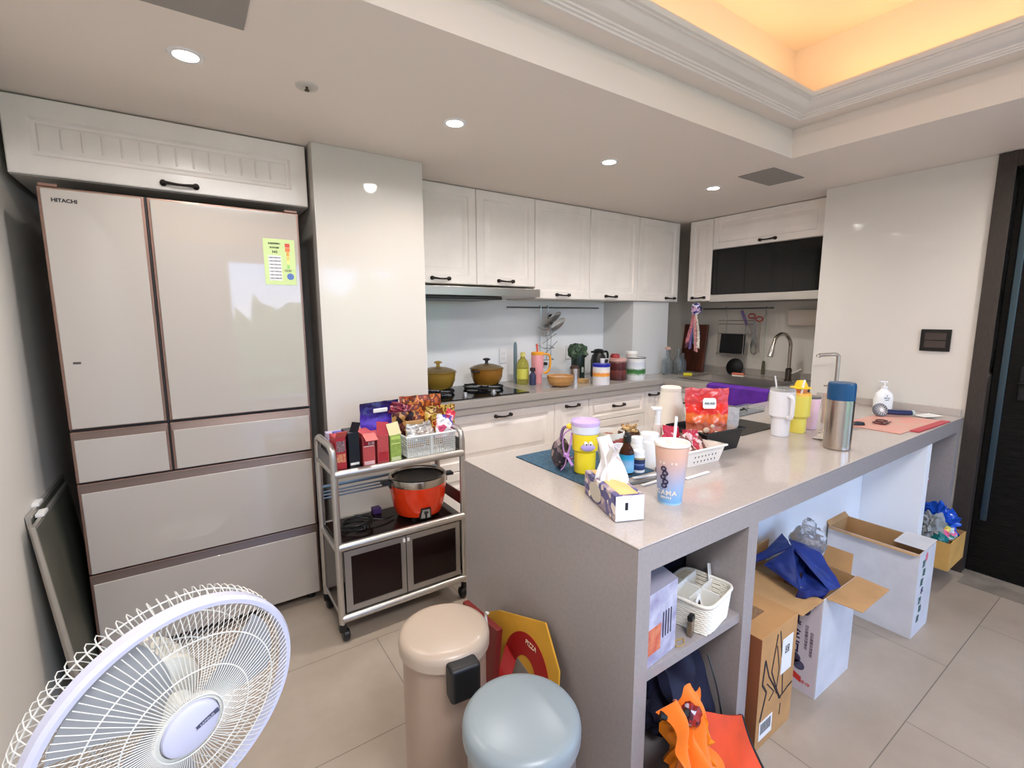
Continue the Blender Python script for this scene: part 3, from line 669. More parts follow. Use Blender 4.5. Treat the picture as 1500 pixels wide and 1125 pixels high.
# ---- things by the sink
xs = 3.885
t = thing('wall_rail', 'thin hanging rail on the wall behind the sink', 'rail', (xs-.03, 2.60, 1.435))
m = MB(); m.tube([(0, 0, 0), (0, -.62, 0)], .006); m.build('bar', MATS['rail_grey'], t)
for y in (-.02, -.60):
    m = MB(); m.tube([(0, y, 0), (.03, y, 0)], .006); m.build('bracket', MATS['rail_grey'], t)
t = thing('cutting_board', 'dark reddish wooden cutting board leaning in the corner', 'cutting board', (3.70, 2.60, ZC), rot=(0, R(8), R(0)))
m = MB(); m.box(0, .022, -.12, .12, 0, .42, .008, 3); m.build('board', mat('mahogany', (88, 44, 28), .4, rgb2=(62, 30, 20), vscale=5, stretch=(6, 6, 1)), t)
t = thing('hanging_rack', 'wire rack hanging on the rail behind the sink with a black tray in it', 'rack', (xs-.035, 2.27, 1.435))
m = MB()
for y in (.1, -.24): m.tube([(0, y, .01), (-.012, y, .004), (-.006, y, -.05), (-.01, y*.9, -.12), (-.02, y*.9, -.36)], .003, sm=3)
for z in (-.1, -.13, -.21): m.tube([(0, .14, z), (-.06, .14, z), (-.06, -.16, z), (0, -.16, z)], .0028)
for y in (.13, -.1): m.tube([(-.06, y, -.13), (-.07, y, -.38), (0, y, -.38)], .0028)
m.tube([(-.07, .14, -.38), (-.07, -.11, -.38)], .004)
m.build('frame', WIRE, t)
tag(place(MB().box(0, .012, -.11, .11, 0, .165, .006, 3).build('black_tray', mat('tray_black', (12, 12, 12), .45)), (xs-.10, 2.275, 1.06), rot=(0, R(6), 0)), 'black rectangular tray standing in the wire rack behind the sink', 'tray')
t = thing('kitchen_tongs', 'tongs with a purple grip hooked on the rail rack', 'tongs', (xs-.08, 2.16, 1.30), rot=(R(-25), 0, 0))
m = MB(); m.box(-.004, .004, -.012, .012, .0, .13, .003); m.build('grip', mat('violet_grip', (120, 98, 150), .4), t)
m = MB(); m.box(-.003, .003, -.009, .009, -.09, .0, .002); m.build('blade', WIRE, t)
t = thing('kitchen_scissors', 'scissors with red handles hanging beside the black tray', 'scissors', (xs-.085, 2.09, 1.34))
m = MB()
for s in (-1, 1): m.tube([(0, s*.03+.028*math.cos(k*pi/8), .02+s*.012+.018*math.sin(k*pi/8)) for k in range(16)], .006, closed=True)
m.build('handle', mat('scissor_red', (160, 62, 52), .4), t)
m = MB(); m.box(-.002, .002, -.012, .0, -.17, .01, .001); m.box(-.002, .002, .001, .014, -.19, .01, .001); m.build('blade', WIRE, t)
t = thing('brush', 'small brush with an olive handle hanging low from the rail', 'brush', (xs-.03, 2.03, 1.40))
m = MB(); m.tube([(0, 0, 0), (0, 0, -.40)], .0022); m.build('cord', mat('pale_green', (150, 170, 150), .5), t)
m = MB(); m.tube([(0, 0, -.39), (0, 0, -.43), (0, 0, -.50)], lambda q: .009+.006*q, sm=3); m.build('handle', mat('olive_dark', (85, 82, 60), .5), t)
t = thing('whisk', 'bundle of wire whisk and ladles hanging right of the black tray', 'whisk', (xs-.06, 2.10, 1.24))
m = MB()
for k in range(6):
    a = k*pi/6; m.tube([(0, 0, 0), (.02*math.cos(a), .024*math.sin(a), -.08), (.015*math.cos(a), .03*math.sin(a), -.15), (0, 0, -.18), (-.015*math.cos(a), -.03*math.sin(a), -.15), (-.02*math.cos(a), -.024*math.sin(a), -.08), (0, 0, 0)], .0016, sm=3, seg=5)
m.build('wires', WIRE, t)
m = MB(); m.tube([(0, 0, 0), (0, 0, .09)], .006); m.build('handle', WIRE, t)
t = thing('paper_holder', 'pale box-shaped paper holder on the wall behind the sink, at the right', 'holder', (xs-.001, 1.72, 1.36))
m = MB(); m.box(-.05, 0, -.13, .14, -.06, .06, .006); m.build('holder_body', mat('holder_beige', (205, 192, 178), .45), t)
# cloth strips hanging from the narrow corner cabinet
t = thing('hanging_cloths', 'bunch of blue, pink and white cloth strips hanging from the narrow corner cabinet', 'cloths', (3.50, 2.43, 1.48))
m = MB(); m.blob((0, 0, -.05), (.035, .04, .05), .3, 3, 2); m.build('rosette', patchmat('cloth_blue_dots', [(90, 92, 170), (225, 215, 230), (40, 44, 110), (200, 150, 180)], 60, .8), t)
for i, (y, z1, w, c) in enumerate(((.045, -.33, .022, (196, 120, 128)), (.03, -.38, .016, (120, 100, 160)), (.01, -.34, .018, (70, 120, 150)), (-.01, -.40, .022, (215, 150, 150)), (-.03, -.3, .015, (34, 36, 80)), (-.035, -.37, .016, (232, 222, 205)), (.055, -.37, .014, (110, 70, 90)))):
    m = MB(); m.sheet(lambda u, v: (-.012*i % .02-.01+.01*math.sin(v*5+i), y*(.4+.9*v)+(u-.5)*w*(1+.6*v), -.07+(z1+.07)*v+.006*math.sin(u*6+i)), 6, 14, .003)
    m.build('cloth_strip', mat('strip_%d' % i, c, .85, var=.2, vscale=60), t)
# purple towel over the sink edge and small things
t = thing('purple_towel', 'purple towel hanging over the front edge of the sink', 'towel', (3.075, 1.79, ZC+.004))
def tw(u, v):
    y = (.5-u)*.44; L = .13; s_ = v*.2
    wob = .003*math.sin(u*16)+.002*math.sin(u*31)
    if s_ < .07: return (.08-s_, y, .002+.001*math.sin(u*20))
    d = s_-.07
    return (-.004-wob*min(1, d*20)-.003, y+.006*math.sin(d*20), -d+.002*(u < 2))
m = MB(); m.sheet(tw, 30, 16, .005); m.build('towel_cloth', mat('towel_purple', (92, 38, 150), .9, bump=.5, bscale=300, var=.08, vscale=20), t)
tag(place(MB().box(-.035, .035, -.02, .02, 0, .022, .006, 3).build('scrub_sponge', mat('sponge_yellow', (205, 190, 40), .9, bump=.6, bscale=200)), (3.40, 2.41, ZC), R(-55)), 'small yellow scrub sponge on the back edge of the sink', 'sponge')
t = thing('pot_lid', 'black domed lid standing upright behind the sink', 'lid', (3.80, 2.24, ZC+.06), rot=(0, R(-80), 0))
m = MB(); m.lathe([(.075, 0), (.073, .01), (.045, .03), (0, .038), (0, .03), (.045, .022), (.07, .002)], seg=32); m.build('dome', BLACKM, t)
t = thing('scrub_brush', 'orange scrub brush lying beside the sink', 'brush', (3.69, 2.14, ZC+.012), R(-80))
m = MB(); m.box(-.05, .05, -.018, .018, 0, .016, .006, 3); m.build('brush_back', mat('coral_orange', (215, 120, 95), .5), t)
m = MB(); m.box(-.045, .045, -.014, .014, -.011, 0); m.build('bristles', mat('bristle', (225, 215, 200), .9), t)
# switch plate on the right wall
t = thing('light_switch', 'black double switch plate on the glossy wall left of the door', 'light switch', (RX-.0005, .841, 1.238))
m = MB(); m.box(-.010, 0, -.064, .064, -.059, .059, .003); m.build('plate', mat('switch_black', (16, 14, 14), .3), t)
for z in (-.021, .021):
    m = MB(); m.box(-.013, -.009, -.045, .045, z-.019, z+.019, .002); m.build('rocker', mat('switch_brown', (66, 56, 52), .35), t)
# ------------------------------------------------------------------ refrigerator
t = thing('refrigerator', 'big six-door refrigerator with champagne glass fronts at the left', 'refrigerator', (.028, 2.31, 0))
FB = mat('fridge_bronze', (150, 118, 105), .3, .6); FG = mat('fridge_glass', (180, 172, 164), .03, spec=.5, coat=.4); FD = mat('fridge_recess', (104, 88, 80), .35, .5)
SEAM = mat('seam_dark', (28, 24, 24), .5)
fl, fr = -.415, .417
m = MB(); m.box(fl+.005, fr-.005, .065, .68, .03, 1.826, .006); m.build('cabinet_body', mat('fridge_side', (88, 78, 74), .35, .3), t)
def fdoor(name, x0, x1, z0, z1, rec=0, lip='top'):
    """framed glass front; rec = height of the grip recess at the top"""
    m = MB(); m.box(x0, x1, .012, .062, z0, z1, .004)
    o = m.build(name, FB, t)
    top = z1-rec-(.004 if rec else .008)
    m = MB(); m.box(x0+.010, x1-.010, .0, .014, z0+.004, top, .0035, 3); m.build('glass_front', FG, o)
    if rec:
        m = MB(); m._add([(x0+.006, .003, top), (x1-.006, .003, top), (x1-.006, .0115, z1-.004), (x0+.006, .0115, z1-.004), (x0+.006, .03, top), (x1-.006, .03, top), (x1-.006, .03, z1-.004), (x0+.006, .03, z1-.004)],
               [[0, 1, 2, 3], [4, 7, 6, 5], [0, 3, 7, 4], [1, 5, 6, 2], [3, 2, 6, 7], [0, 4, 5, 1]]); m.build('grip_recess', FD, o)
    return o
sp = -.118
a = fdoor('door', fl, sp-.003, .962, 1.822); b = fdoor('door', sp+.003, fr, .962, 1.822)
fdoor('drawer', fl, sp-.002, .757, .953, .026); fdoor('drawer', sp+.002, fr, .757, .953, .026)
fdoor('drawer', fl, fr, .392, .752, .03); fdoor('drawer', fl, fr, .045, .387, .03)
m = MB()
m.box(sp-.003, sp+.003, .006, .05, .962, 1.82); m.box(fl+.004, fr-.004, .02, .06, .953, .962); m.box(fl+.004, fr-.004, .02, .06, .752, .757); m.box(fl+.004, fr-.004, .02, .06, .387, .392); m.box(sp-.002, sp+.002, .006, .05, .76, .95)
m.build('seam', SEAM, t)
for x in (fl+.05, fr-.04):
    for y in (.07, .6):
        m = MB(); m.cyl((x, y, 0), .02, .03, 16); m.build('foot', BLACKP, t)
for x in (fl+.03, fr-.03):
    m = MB(); m.box(x-.025, x+.025, .008, .05, 1.822, 1.832, .003); m.build('hinge_cap', FB, t)
text('maker_lettering', 'HITACHI', .0175, (-.345, -.0008, 1.776), FACE_Y, INK, a, bold=.0006)
m = MB(); m.box(-.378, -.356, -.001, .001, 1.205, 1.213); m.build('small_badge', mat('badge_grey', (70, 66, 66), .4), a)
# energy label
m = MB(); m.box(.268, .392, -.0012, .001, 1.512, 1.705); lb = m.build('energy_label', mat('label_green', (196, 214, 150), .5), b)
m = MB(); m.box(.285, .335, -.0018, -.001, 1.53, 1.635); m.build('label_table', mat('label_white', (226, 226, 228), .5), lb)
for z, s_, sz in ((1.685, '能源效率標示', .008), (1.668, '每年耗電量', .0075), (1.650, '345', .016)): text('label_text', s_, sz, (.311, -.0022, z), FACE_Y, INK, lb)
for k in range(7): text('label_text', '冷藏冷凍電冰箱', .0065, (.31, -.0024, 1.626-.0145*k), FACE_Y, mat('grey_ink', (120, 118, 124), .5), lb)
for k, c in enumerate(((205, 80, 70), (225, 120, 80), (236, 160, 80), (238, 195, 110), (236, 225, 140), (150, 200, 120))):
    m = MB(); m.box(.357-.004*(k < 2), .368+.004*(k < 2), -.0018, -.001, 1.672-.018*k-.0, 1.688-.018*k); m.build('grade_bar', mat('grade_%d' % k, c, .5), lb)
m = MB(); m.M = Matrix.Translation((.368, -.0018, 1.548)) @ Matrix.Rotation(pi/2, 4, 'X'); m.cyl((0, 0, 0), .014, .0008, 24); m.build('grade_dot', mat('grade_blue', (90, 120, 185), .5), lb)
text('label_text', '15-01', .013, (.36, -.003, 1.573), FACE_Y, INK, lb)

# screen panels leaning between wall and fridge
ALU = mat('aluminium_frame', (188, 184, 176), .35, .7); MESH = mat('screen_mesh', (92, 92, 80), .6, var=.15, vscale=4)
for i, (y0, y1, xb, xt, h, l) in enumerate(((2.10, 2.64, -.402, -.470, .695, 'outer grey mesh screen panel with a pale frame leaning on the left wall'), (2.16, 2.70, -.428, -.492, .715, 'inner mesh screen panel hidden mostly behind the outer one, close to the fridge'))):
    t = thing('screen_panel', l, 'screen panel', (xb, y0, 0.001), rot=(0, math.atan2(xt-xb, h), 0))
    m = MB(); L = y1-y0
    m.box(-.006, .006, 0, .010, 0, h); m.box(-.006, .006, L-.010, L, 0, h); m.box(-.0058, .0058, .010, L-.010, 0, .012); m.box(-.0058, .0058, .010, L-.010, h-.012, h); m.build('frame', ALU, t)
    m = MB(); m.box(-.002, .0055, .010, L-.010, .012, h-.012); m.build('mesh_fill', MESH, t)
    m = MB(); m.box(-.012, .012, .10, .16, h, h+.012, .002); m.build('clip', WHITEP, t)

# ------------------------------------------------------------------ standing fan
FW = mat('fan_ring_lilac', (212, 212, 232), .25, coat=.2); FWW = mat('fan_wire_white', (232, 230, 222), .35); FC = mat('fan_cream', (222, 220, 208), .35)
fc = Vector((-.0632, .9102, .7039)); fn = Vector((.4211, -.9006, -.1081)).normalized()
ey = Vector((0, 0, 1)); ex = ey.cross(fn).normalized(); ey2 = fn.cross(ex).normalized()
t = thing('standing_fan', 'white standing fan with a round wire grille in the left foreground', 'fan', (fc.x-.02, fc.y+.06, 0))
M0 = Matrix((ex, ey2, fn)).transposed().to_4x4(); M0.translation = fc-Vector(t.location)
def fbuild(m, name, mt, par=None):
    o = m.build(name, mt, par or t); return o
def FM(): m = MB(); m.M = M0; return m
RR = .2
m = FM(); m.lathe([(RR-.013, .004), (RR-.010, .012), (RR-.002, .013), (RR+.003, .006), (RR+.003, -.010), (RR-.004, -.012), (RR-.013, -.006)]+[(RR-.013, .004)], seg=90); fbuild(m, 'rim_ring', FW)
# front grille: many fine spokes in two slanted sets, as one part
m = FM()
def front(r): return .006+.034*(1-(r/RR)**2)**.6 if r < RR else .006
N = 116
for k in range(N):
    a0 = 2*pi*k/N
    m.tube([(r*math.cos(a0+.10*(r/RR)), r*math.sin(a0+.10*(r/RR)), front(r)) for r in (.052, .09, .13, .165, .189)], .0008, seg=4)
for r in (.052, .098, .148): m.tube([(r*math.cos(q*pi/36), r*math.sin(q*pi/36), front(r)) for q in range(72)], .0012, seg=5, closed=True)
fbuild(m, 'front_grille', FWW)
m = FM()
def backz(r): return -.012-.075*(1-(r/RR)**2.6)
for k in range(90):
    a0 = 2*pi*k/90
    m.tube([(RR*.97*math.cos(a0), RR*.97*math.sin(a0), -.006), (RR*1.02*math.cos(a0), RR*1.02*math.sin(a0), -.03), (RR*.99*math.cos(a0-.03), RR*.99*math.sin(a0-.03), -.056)]+[(r*math.cos(a0-.08), r*math.sin(a0-.08), -.052-.03*(1-r/RR)) for r in (.17, .12, .07)], .0010, sm=2, seg=4)
for r, z in ((RR*.995, -.036), (.15, -.06), (.1, -.067)): m.tube([(r*math.cos(q*pi/36), r*math.sin(q*pi/36), z) for q in range(72)], .0015, seg=5, closed=True)
fbuild(m, 'rear_grille', FWW)
m = FM(); m.lathe([(0, .048), (.036, .046), (.043, .042), (.045, .036), (.045, .03), (0, .03)], seg=48); hub = fbuild(m, 'hub_badge', FW)
m = FM(); m.lathe([(.046, .038), (.052, .036), (.053, .028), (.046, .028), (.046, .038)], seg=48); fbuild(m, 'hub_ring', FC)
m = FM(); m.M = M0 @ Matrix.Rotation(R(14), 4, 'Z'); m.box(.0, .041, -.0045, .0045, .0455, .0478, .002); fbuild(m, 'name_band', mat('band_grey', (78, 82, 104), .4), hub)
tx = text('name_lettering', 'LAPOLO', .0062, (0, 0, 0), (0, 0, 0), mat('band_letters', (190, 192, 214), .4), hub)
tx.matrix_local = M0 @ Matrix.Rotation(R(14), 4, 'Z') @ Matrix.Translation((.021, 0, .0482))
for k in range(3):
    def bl(u, v, k=k):
        r = .03+.145*v; a = 2*pi*k/3+(u-.5)*(1.25-.3*v)+.25*v
        return (r*math.cos(a), r*math.sin(a), -.012+.030*(u-.5)*(1-.3*v))
    m = FM(); m.sheet(bl, 12, 14, .002); fbuild(m, 'blade', mat('blade_smoke', (196, 198, 200), .25, trans=.45, ior=1.2))
m = FM(); m.lathe([(0, .012), (.028, .010), (.032, -.02), (0, -.02)], seg=32); fbuild(m, 'blade_hub', FC)
m = FM(); m.lathe([(0, -.055), (.05, -.058), (.066, -.07), (.072, -.10), (.068, -.15), (.05, -.185), (0, -.2)], seg=40, sy=.95); fbuild(m, 'motor_housing', FC)
m = FM(); m.M = M0 @ Matrix.Translation((0, .066, -.12)); m.lathe([(0, 0), (.012, 0), (.010, .018), (.013, .026), (0, .028)], seg=20); 
m2 = FM(); m2.M = M0 @ Matrix.Translation((-.0, .066, -.12)) @ Matrix.Rotation(-pi/2, 4, 'X'); m2.lathe([(0, 0), (.010, 0), (.009, .016), (.014, .022), (.014, .032), (0, .034)], seg=20, sy=1.6); m.bm.free(); fbuild(m2, 'swing_knob', mat('knob_cream', (228, 218, 205), .4))
hz = fc.z
m = MB(); m.tube([(0, .03, hz-.02), (0, .03, hz-.16), (0, .03, .40)], .022, seg=20); m.build('neck', FC, t)
m = MB(); m.tube([(0, .03, .42), (0, .03, .02)], .014, seg=20); m.build('pole', FC, t)
m = MB(); m.lathe([(0, 0), (.19, 0), (.192, .008), (.17, .018), (.05, .032), (.02, .05), (0, .05)], (0, .03, 0), seg=56); m.build('base', FC, t)

# ------------------------------------------------------------------ pedal bins
def bin_(x, y, r, h, name, label, lidm, bodym, hinge_ang, bump_r=True):
    t = thing(name, label, 'bin', (x, y, 0), R(hinge_ang))
    m = MB(); m.lathe([(0, .012), (r-.012, .012), (r-.01, .03), (r-.01, h-.052), (0, h-.052)], seg=64); m.build('bin_body', bodym, t)
    m = MB(); m.lathe([(0, 0), (r-.014, 0), (r-.006, .004), (r-.006, .02), (r-.014, .022), (0, .022)], seg=56); m.build('base_ring', BLACKP, t)
    m = MB(); m.lathe([(r-.016, h-.053), (r-.011, h-.053), (r-.0105, h-.043), (r-.016, h-.043)], seg=56); m.build('black_seam', BLACKP, t)
    m = MB(); m.lathe([(r-.012, h-.045), (r, h-.044), (r+.0005, h-.024), (r-.001, h-.014), (r-.006, h-.006), (r-.015, h-.001), (r-.026, h+.001), (r*.5, h+.005), (0, h+.006), (0, h-.02), (r-.012, h-.02)], seg=72); m.build('lid', lidm, t)
    if bump_r: m = MB(); m.box(-.04, .04, r-.012, r+.034, h-.105, h-.012, .01, 3); m.build('hinge_block', BLACKP, t)
    m = MB(); m.box(-.022, .022, -r-.045, -r+.02, .006, .016, .004); m.build('pedal', STEEL, t)
    return t
bin_(.515, 1.09, .123, .533, 'pedal_bin', 'tall beige pedal bin with a black hinge block, behind the blue-grey one', mat('bin_beige_lid', (178, 160, 142), .3), mat('bin_beige_body', (168, 146, 130), .36, .2), 174)
bin_(.527, .742, .127, .53, 'pedal_bin', 'blue-grey pedal bin with brushed steel body in the centre foreground', mat('bin_blue_lid', (134, 144, 148), .32), mat('bin_steel_body', (150, 156, 162), .3, .7), 150, False)

# ------------------------------------------------------------------ yellow card sleeve and red paper by the island
t = thing('cardboard_sleeve', 'yellow cardboard sleeve printed with a red arch, leaning on the island end', 'cardboard sleeve', (.735, 1.13, .001), rot=(0, R(7.5), R(0)))
YEL = mat('sleeve_yellow', (214, 158, 50), .5, var=.06, vscale=5)
m = MB(); m.prism([(-.235, 0), (.20, 0), (.20, .345), (.11, .40), (-.125, .485), (-.205, .385)], .006, Matrix(((0, 0, 1, 0), (1, 0, 0, 0), (0, 1, 0, 0), (0, 0, 0, 1)))); m.build('card', YEL, t)
def arch(r0, r1, zc, x):
    m = MB(); pts = [(-r1, 0)]
    P = [(r1*math.cos(pi*k/24)*.9, zc+r1*math.sin(pi*k/24)) for k in range(25)]; Q = [(r0*math.cos(pi*k/24)*.9, zc+r0*math.sin(pi*k/24)) for k in range(25)][::-1]
    poly = [(r1*.9, .08)]+P+[(-r1*.9, .08), (-r0*.9, .08)]+Q+[(r0*.9, .08)]
    n = len(P)
    for k in range(24):
        a, b, c, d = P[k], P[k+1], Q[-1-k-1] if False else (r0*math.cos(pi*(k+1)/24)*.9, zc+r0*math.sin(pi*(k+1)/24)), (r0*math.cos(pi*k/24)*.9, zc+r0*math.sin(pi*k/24))
        m._add([(x, q[0]-.0, q[1]) for q in (a, b, c, d)]+[(x-.001, q[0], q[1]) for q in (a, b, c, d)], [[0, 1, 2, 3], [4, 7, 6, 5], [0, 4, 5, 1], [2, 6, 7, 3]])
    for s in (-1, 1):
        m.box(x-.001, x, min(s*r0*.9, s*r1*.9), max(s*r0*.9, s*r1*.9), .08, zc)
    return m
o = arch(.058, .128, .29, -.0005).build('red_arch', mat('arch_red', (160, 24, 22), .45), t); o.location = (0, .0, 0); o.rotation_euler = (R(12), 0, 0)
o = MB().box(-.0016, -.0004, -.05, .05, .12, .31, 0).build('grey_panel', mat('card_grey_window', (128, 120, 112), .5), t); o.location = (0, 0, 0); o.rotation_euler = (R(12), 0, 0)
text('card_lettering', 'PIZZA', .02, (-.0022, -.075, .385), FACE_X, mat('card_cream', (235, 215, 180), .5), t)
t = thing('paper_bag', 'dark red folded paper bag wedged between beige bin and yellow sleeve', 'paper bag', (.688, 1.25, .001), rot=(0, R(6), R(4)))
m = MB(); m.box(-.012, .012, -.1, .1, 0, .40, .004); m.build('bag_body', mat('deep_red_paper', (112, 30, 24), .5), t)
m = MB(); m.tube([(-.014, -.05, .39), (-.02, -.045, .43), (-.022, -.06, .44)], .004, sm=3); m.build('white_tie', WHITEP, t)

# ------------------------------------------------------------------ serving cart
cx0, cx1, cy0, cy1 = .447, 1.035, 1.945, 2.225
t = thing('kitchen_cart', 'aluminium serving cart on black castors with dark doors, between fridge and island', 'cart', (cx0, cy0, 0))
W, D = cx1-cx0, cy1-cy0
AL = mat('cart_aluminium', (196, 192, 186), .32, .85); DK = mat('cart_dark_board', (34, 21, 19), .14, spec=.3, var=.1, vscale=5)
for s, x in enumerate((0, W)):
    m = MB(); m.tube([(x, 0, .075), (x, 0, .80), (x, .012, .83), (x, .045, .845), (x, D-.045, .845), (x, D-.012, .83), (x, D, .80), (x, D, .075)], .014, seg=14); m.build('side_frame', AL, t)
    for z in (.735, .40, .115):
        m = MB(); m.tube([(x, 0, z), (x, D, z)], .010, seg=10); m.build('side_rail', AL, t)
    m = MB(); m.box(x-.004, x+.004, .012, D-.012, .745, .80); m.build('grip_plate', mat('cart_grip_grey', (128, 128, 130), .4, .5), t)
    m = MB(); m.box(x-.004, x+.004, .01, D-.01, .12, .40); m.build('side_panel', DK, t)
    if x: m = MB(); m.box(x-.003, x+.003, .01, D-.01, .47, .53); m.build('side_strip', mat('cart_maroon', (92, 34, 32), .3), t)
for z, th in ((.735, .016), (.42, .016), (.10, .016)):
    m = MB(); m.tube([(.0, -.004, z), (W, -.004, z)], .017, seg=16); m.tube([(.0, D, z), (W, D, z)], .012, seg=12); m.build('cross_bar', AL, t)
    m = MB(); m.box(.01, W-.01, .006, D-.006, z-.008, z+.008); m.build('shelf_board', DK, t)
for z in (.56, .59, .62):
    pass
m = MB()
for z in (.545, .56, .575): m.tube([(0, D-.005, z), (W*.56, D-.005, z)], .004, seg=8)
m.tube([(0, D-.005, .60), (W, D-.005, .60)], .008, seg=8)
m.build('back_rail', mat('cart_rail_blue', (150, 172, 190), .35, .6), t)
for k in range(2):
    x0 = .02+k*(W-.04)/2; x1 = x0+(W-.04)/2-.004
    m = MB(); m.box(x0, x0+.028, -.006, .008, .125, .398); m.box(x1-.022, x1, -.006, .008, .125, .398); m.box(x0+.028, x1-.022, -.006, .008, .125, .15); m.box(x0+.028, x1-.022, -.006, .008, .372, .398)
    d = m.build('door', mat('cart_door_alu', (172, 168, 164), .35, .8), t)
    m = MB(); m.box(x0+.028, x1-.022, -.002, .004, .15, .372); m.build('door_panel', DK, d)
    hx = x1-.008 if k == 0 else x0+.008
    m = MB(); m.cyl((hx, -.007, .378), .005, .008, 10); m.box(hx-.006, hx+.006, -.014, -.006, .372, .388, .002); m.build('catch', WHITEP, d)
for x in (.0, W):
    for y in (0, D):
        m = MB(); m.M = Matrix.Translation((x+.012*(1 if x == 0 else -1), y, .026)) @ Matrix.Rotation(pi/2, 4, 'Y'); m.cyl((0, 0, -.014), .026, .028, 22, .005); m.M = Matrix(); m.box(x-.014, x+.014, y-.014, y+.014, .045, .08, .003); m.build('castor', BLACKP, t)
ZS = .744
# boxes on the cart's top
def carton(x, y, w, d, h, mt, label, name='carton', rz=0, flap=None, bands=(), cat='box', z=None, tilt=0):
    t = thing(name, label, cat, (x, y, ZS if z is None else z), rz)
    m = MB(); m.box(-w/2, w/2, 0, d, 0, h, .0012); m.build('box_body', mt, t)
    if flap:
        fw, fh, fa, fm, rr = flap
        m = MB(); m.box(-w/2*fw, w/2*fw, 0, .0015, 0, fh); o = m.build('flap', fm, t); o.location = (0, 0.002, h); o.rotation_euler = (R(fa), R(rr), 0)
    for z0, z1, bm in bands:
        m = MB(); m.box(-w/2+.004, w/2-.004, -.0008, .0002, z0, z1); m.build('printed_band', bm, t)
    return t
REDB = mat('tea_red', (176, 42, 52), .4, var=.08, vscale=30); REDL = mat('tea_red_light', (190, 78, 78), .45, var=.1, vscale=120, stretch=(1, 1, 6))
carton(.487, 1.975, .042, .10, .135, REDB, 'bright red printed box at the left end of the cart top', flap=(1, .05, 50, mat('flap_coral', (222, 105, 95), .5), 0),
       bands=((.075, .12, mat('print_grey', (160, 130, 132), .5, rgb2=(96, 70, 78), vscale=120)), (.03, .065, mat('print_cream', (225, 170, 120), .5, rgb2=(200, 70, 60), vscale=90))))
carton(.540, 1.970, .044, .11, .150, mat('carton_black', (20, 22, 28), .35), 'narrow black box with a torn open top among the red ones', flap=(.8, .05, 20, mat('carton_black_in', (30, 30, 36), .5), 12), bands=((.012, .022, WHITEP),))
t = carton(.601, 1.968, .052, .12, .138, REDL, 'dark red box with white lettering, third from the left on the cart', flap=(1, .055, 112, mat('flap_dusty', (196, 108, 104), .5), 0), bands=((.085, .137, mat('tea_red_deep', (158, 24, 42), .4)), (.082, .085, WHITEP), (.003, .018, mat('print_pink', (225, 190, 190), .5))))
text('box_lettering', '紅茶', .014, (.01, -.0012, .094), FACE_Y, WHITEP, t)
carton(.661, 1.963, .050, .12, .122, REDL, 'dark red box with its red flap hanging open, left of the green one', flap=(1.05, .06, -22, mat('flap_red', (165, 45, 55), .5), 10), bands=((.01, .05, REDB),))
t = carton(.716, 1.958, .048, .12, .118, mat('carton_green', (150, 176, 84), .45, var=.08, vscale=60), 'light green printed box beside the white basket', flap=(1.1, .055, -20, mat('flap_cream', (226, 208, 160), .6), -8), bands=((.098, .112, mat('lime_print', (190, 214, 110), .5)), (.078, .081, mat('lime_line', (220, 230, 150), .5)), (.004, .02, mat('pale_green_print', (196, 206, 160), .5))))
carton(.55, 2.09, .11, .05, .128, mat('carton_blue', (72, 78, 170), .45), 'blue box standing behind the red boxes on the cart')
carton(.545, 2.15, .14, .05, .118, mat('carton_lilac', (190, 180, 205), .5), 'flat pale lilac box at the back of the cart top', bands=())
# lattice basket
def lattice_wall(m, a, b, z0, z1, n, k, t=.0025, bar=.003, rim=.006):
    a = Vector(a); b = Vector(b)
    for i in range(n+1):
        p = a.lerp(b, i/n); m.quadbar((p.x, p.y, z0), (p.x, p.y, z1), bar, t, up=(b-a).cross(Vector((0, 0, 1))))
    for j in range(k+1):
        z = z0+(z1-z0)*j/k; m.quadbar((a.x, a.y, z), (b.x, b.y, z), t, bar if 0 < j < k else rim)
t = thing('lattice_basket', 'white plastic lattice basket full of snack packets on the cart', 'basket', (.888, 1.962, ZS))
m = MB(); w, d, h = .118, .16, .095
lattice_wall(m, (-w, 0, 0), (w, 0, 0), .004, h, 24, 9); lattice_wall(m, (-w, d, 0), (w, d, 0), .004, h, 24, 9); lattice_wall(m, (-w, 0, 0), (-w, d, 0), .004, h, 14, 9); lattice_wall(m, (w, 0, 0), (w, d, 0), .004, h, 14, 9)
m.box(-.006, .006, -.002, .002, .004, h); m.box(-w, w, 0, d, 0, .004); m.build('basket_body', mat('basket_white', (222, 226, 224), .4), t)
m = MB(); m.tube([(-w-.004, -.004, h), (w+.004, -.004, h), (w+.004, d+.004, h), (-w-.004, d+.004, h)], .005, closed=True, seg=8); m.build('rim', MATS['basket_white'], t)
def packet(name, label, loc, rot, w, h, d, mt, seed=1, cr=.004, cat='packet', taper=0, group=None, extras=(), bulgez=.35):
    t = thing(name, label, cat, loc, rot=rot, group=group)
    m = MB(); m.pouch(w, h, d, seed, cr, taper=taper, bulgez=bulgez); m.build('pouch', mt, t)
    for fn in extras: fn(t)
    return t
packet('snack_bag', 'deep purple snack bag with a white tear handle standing at the back of the cart', (.72, 2.165, ZS), (0, 0, R(4)), .19, .235, .04,
       zmat('bag_purple', [(0, (200, 190, 205)), (.35, (190, 180, 200)), (.42, (70, 44, 160)), (.6, (92, 66, 190)), (.8, (44, 28, 110)), (1, (36, 26, 74))], 0, .235, .22, noise_amt=.3), 2,
       extras=(lambda q: MB().box(-.035, .035, -.012, -.003, .185, .205, .004).build('tear_handle', WHITEP, q),))
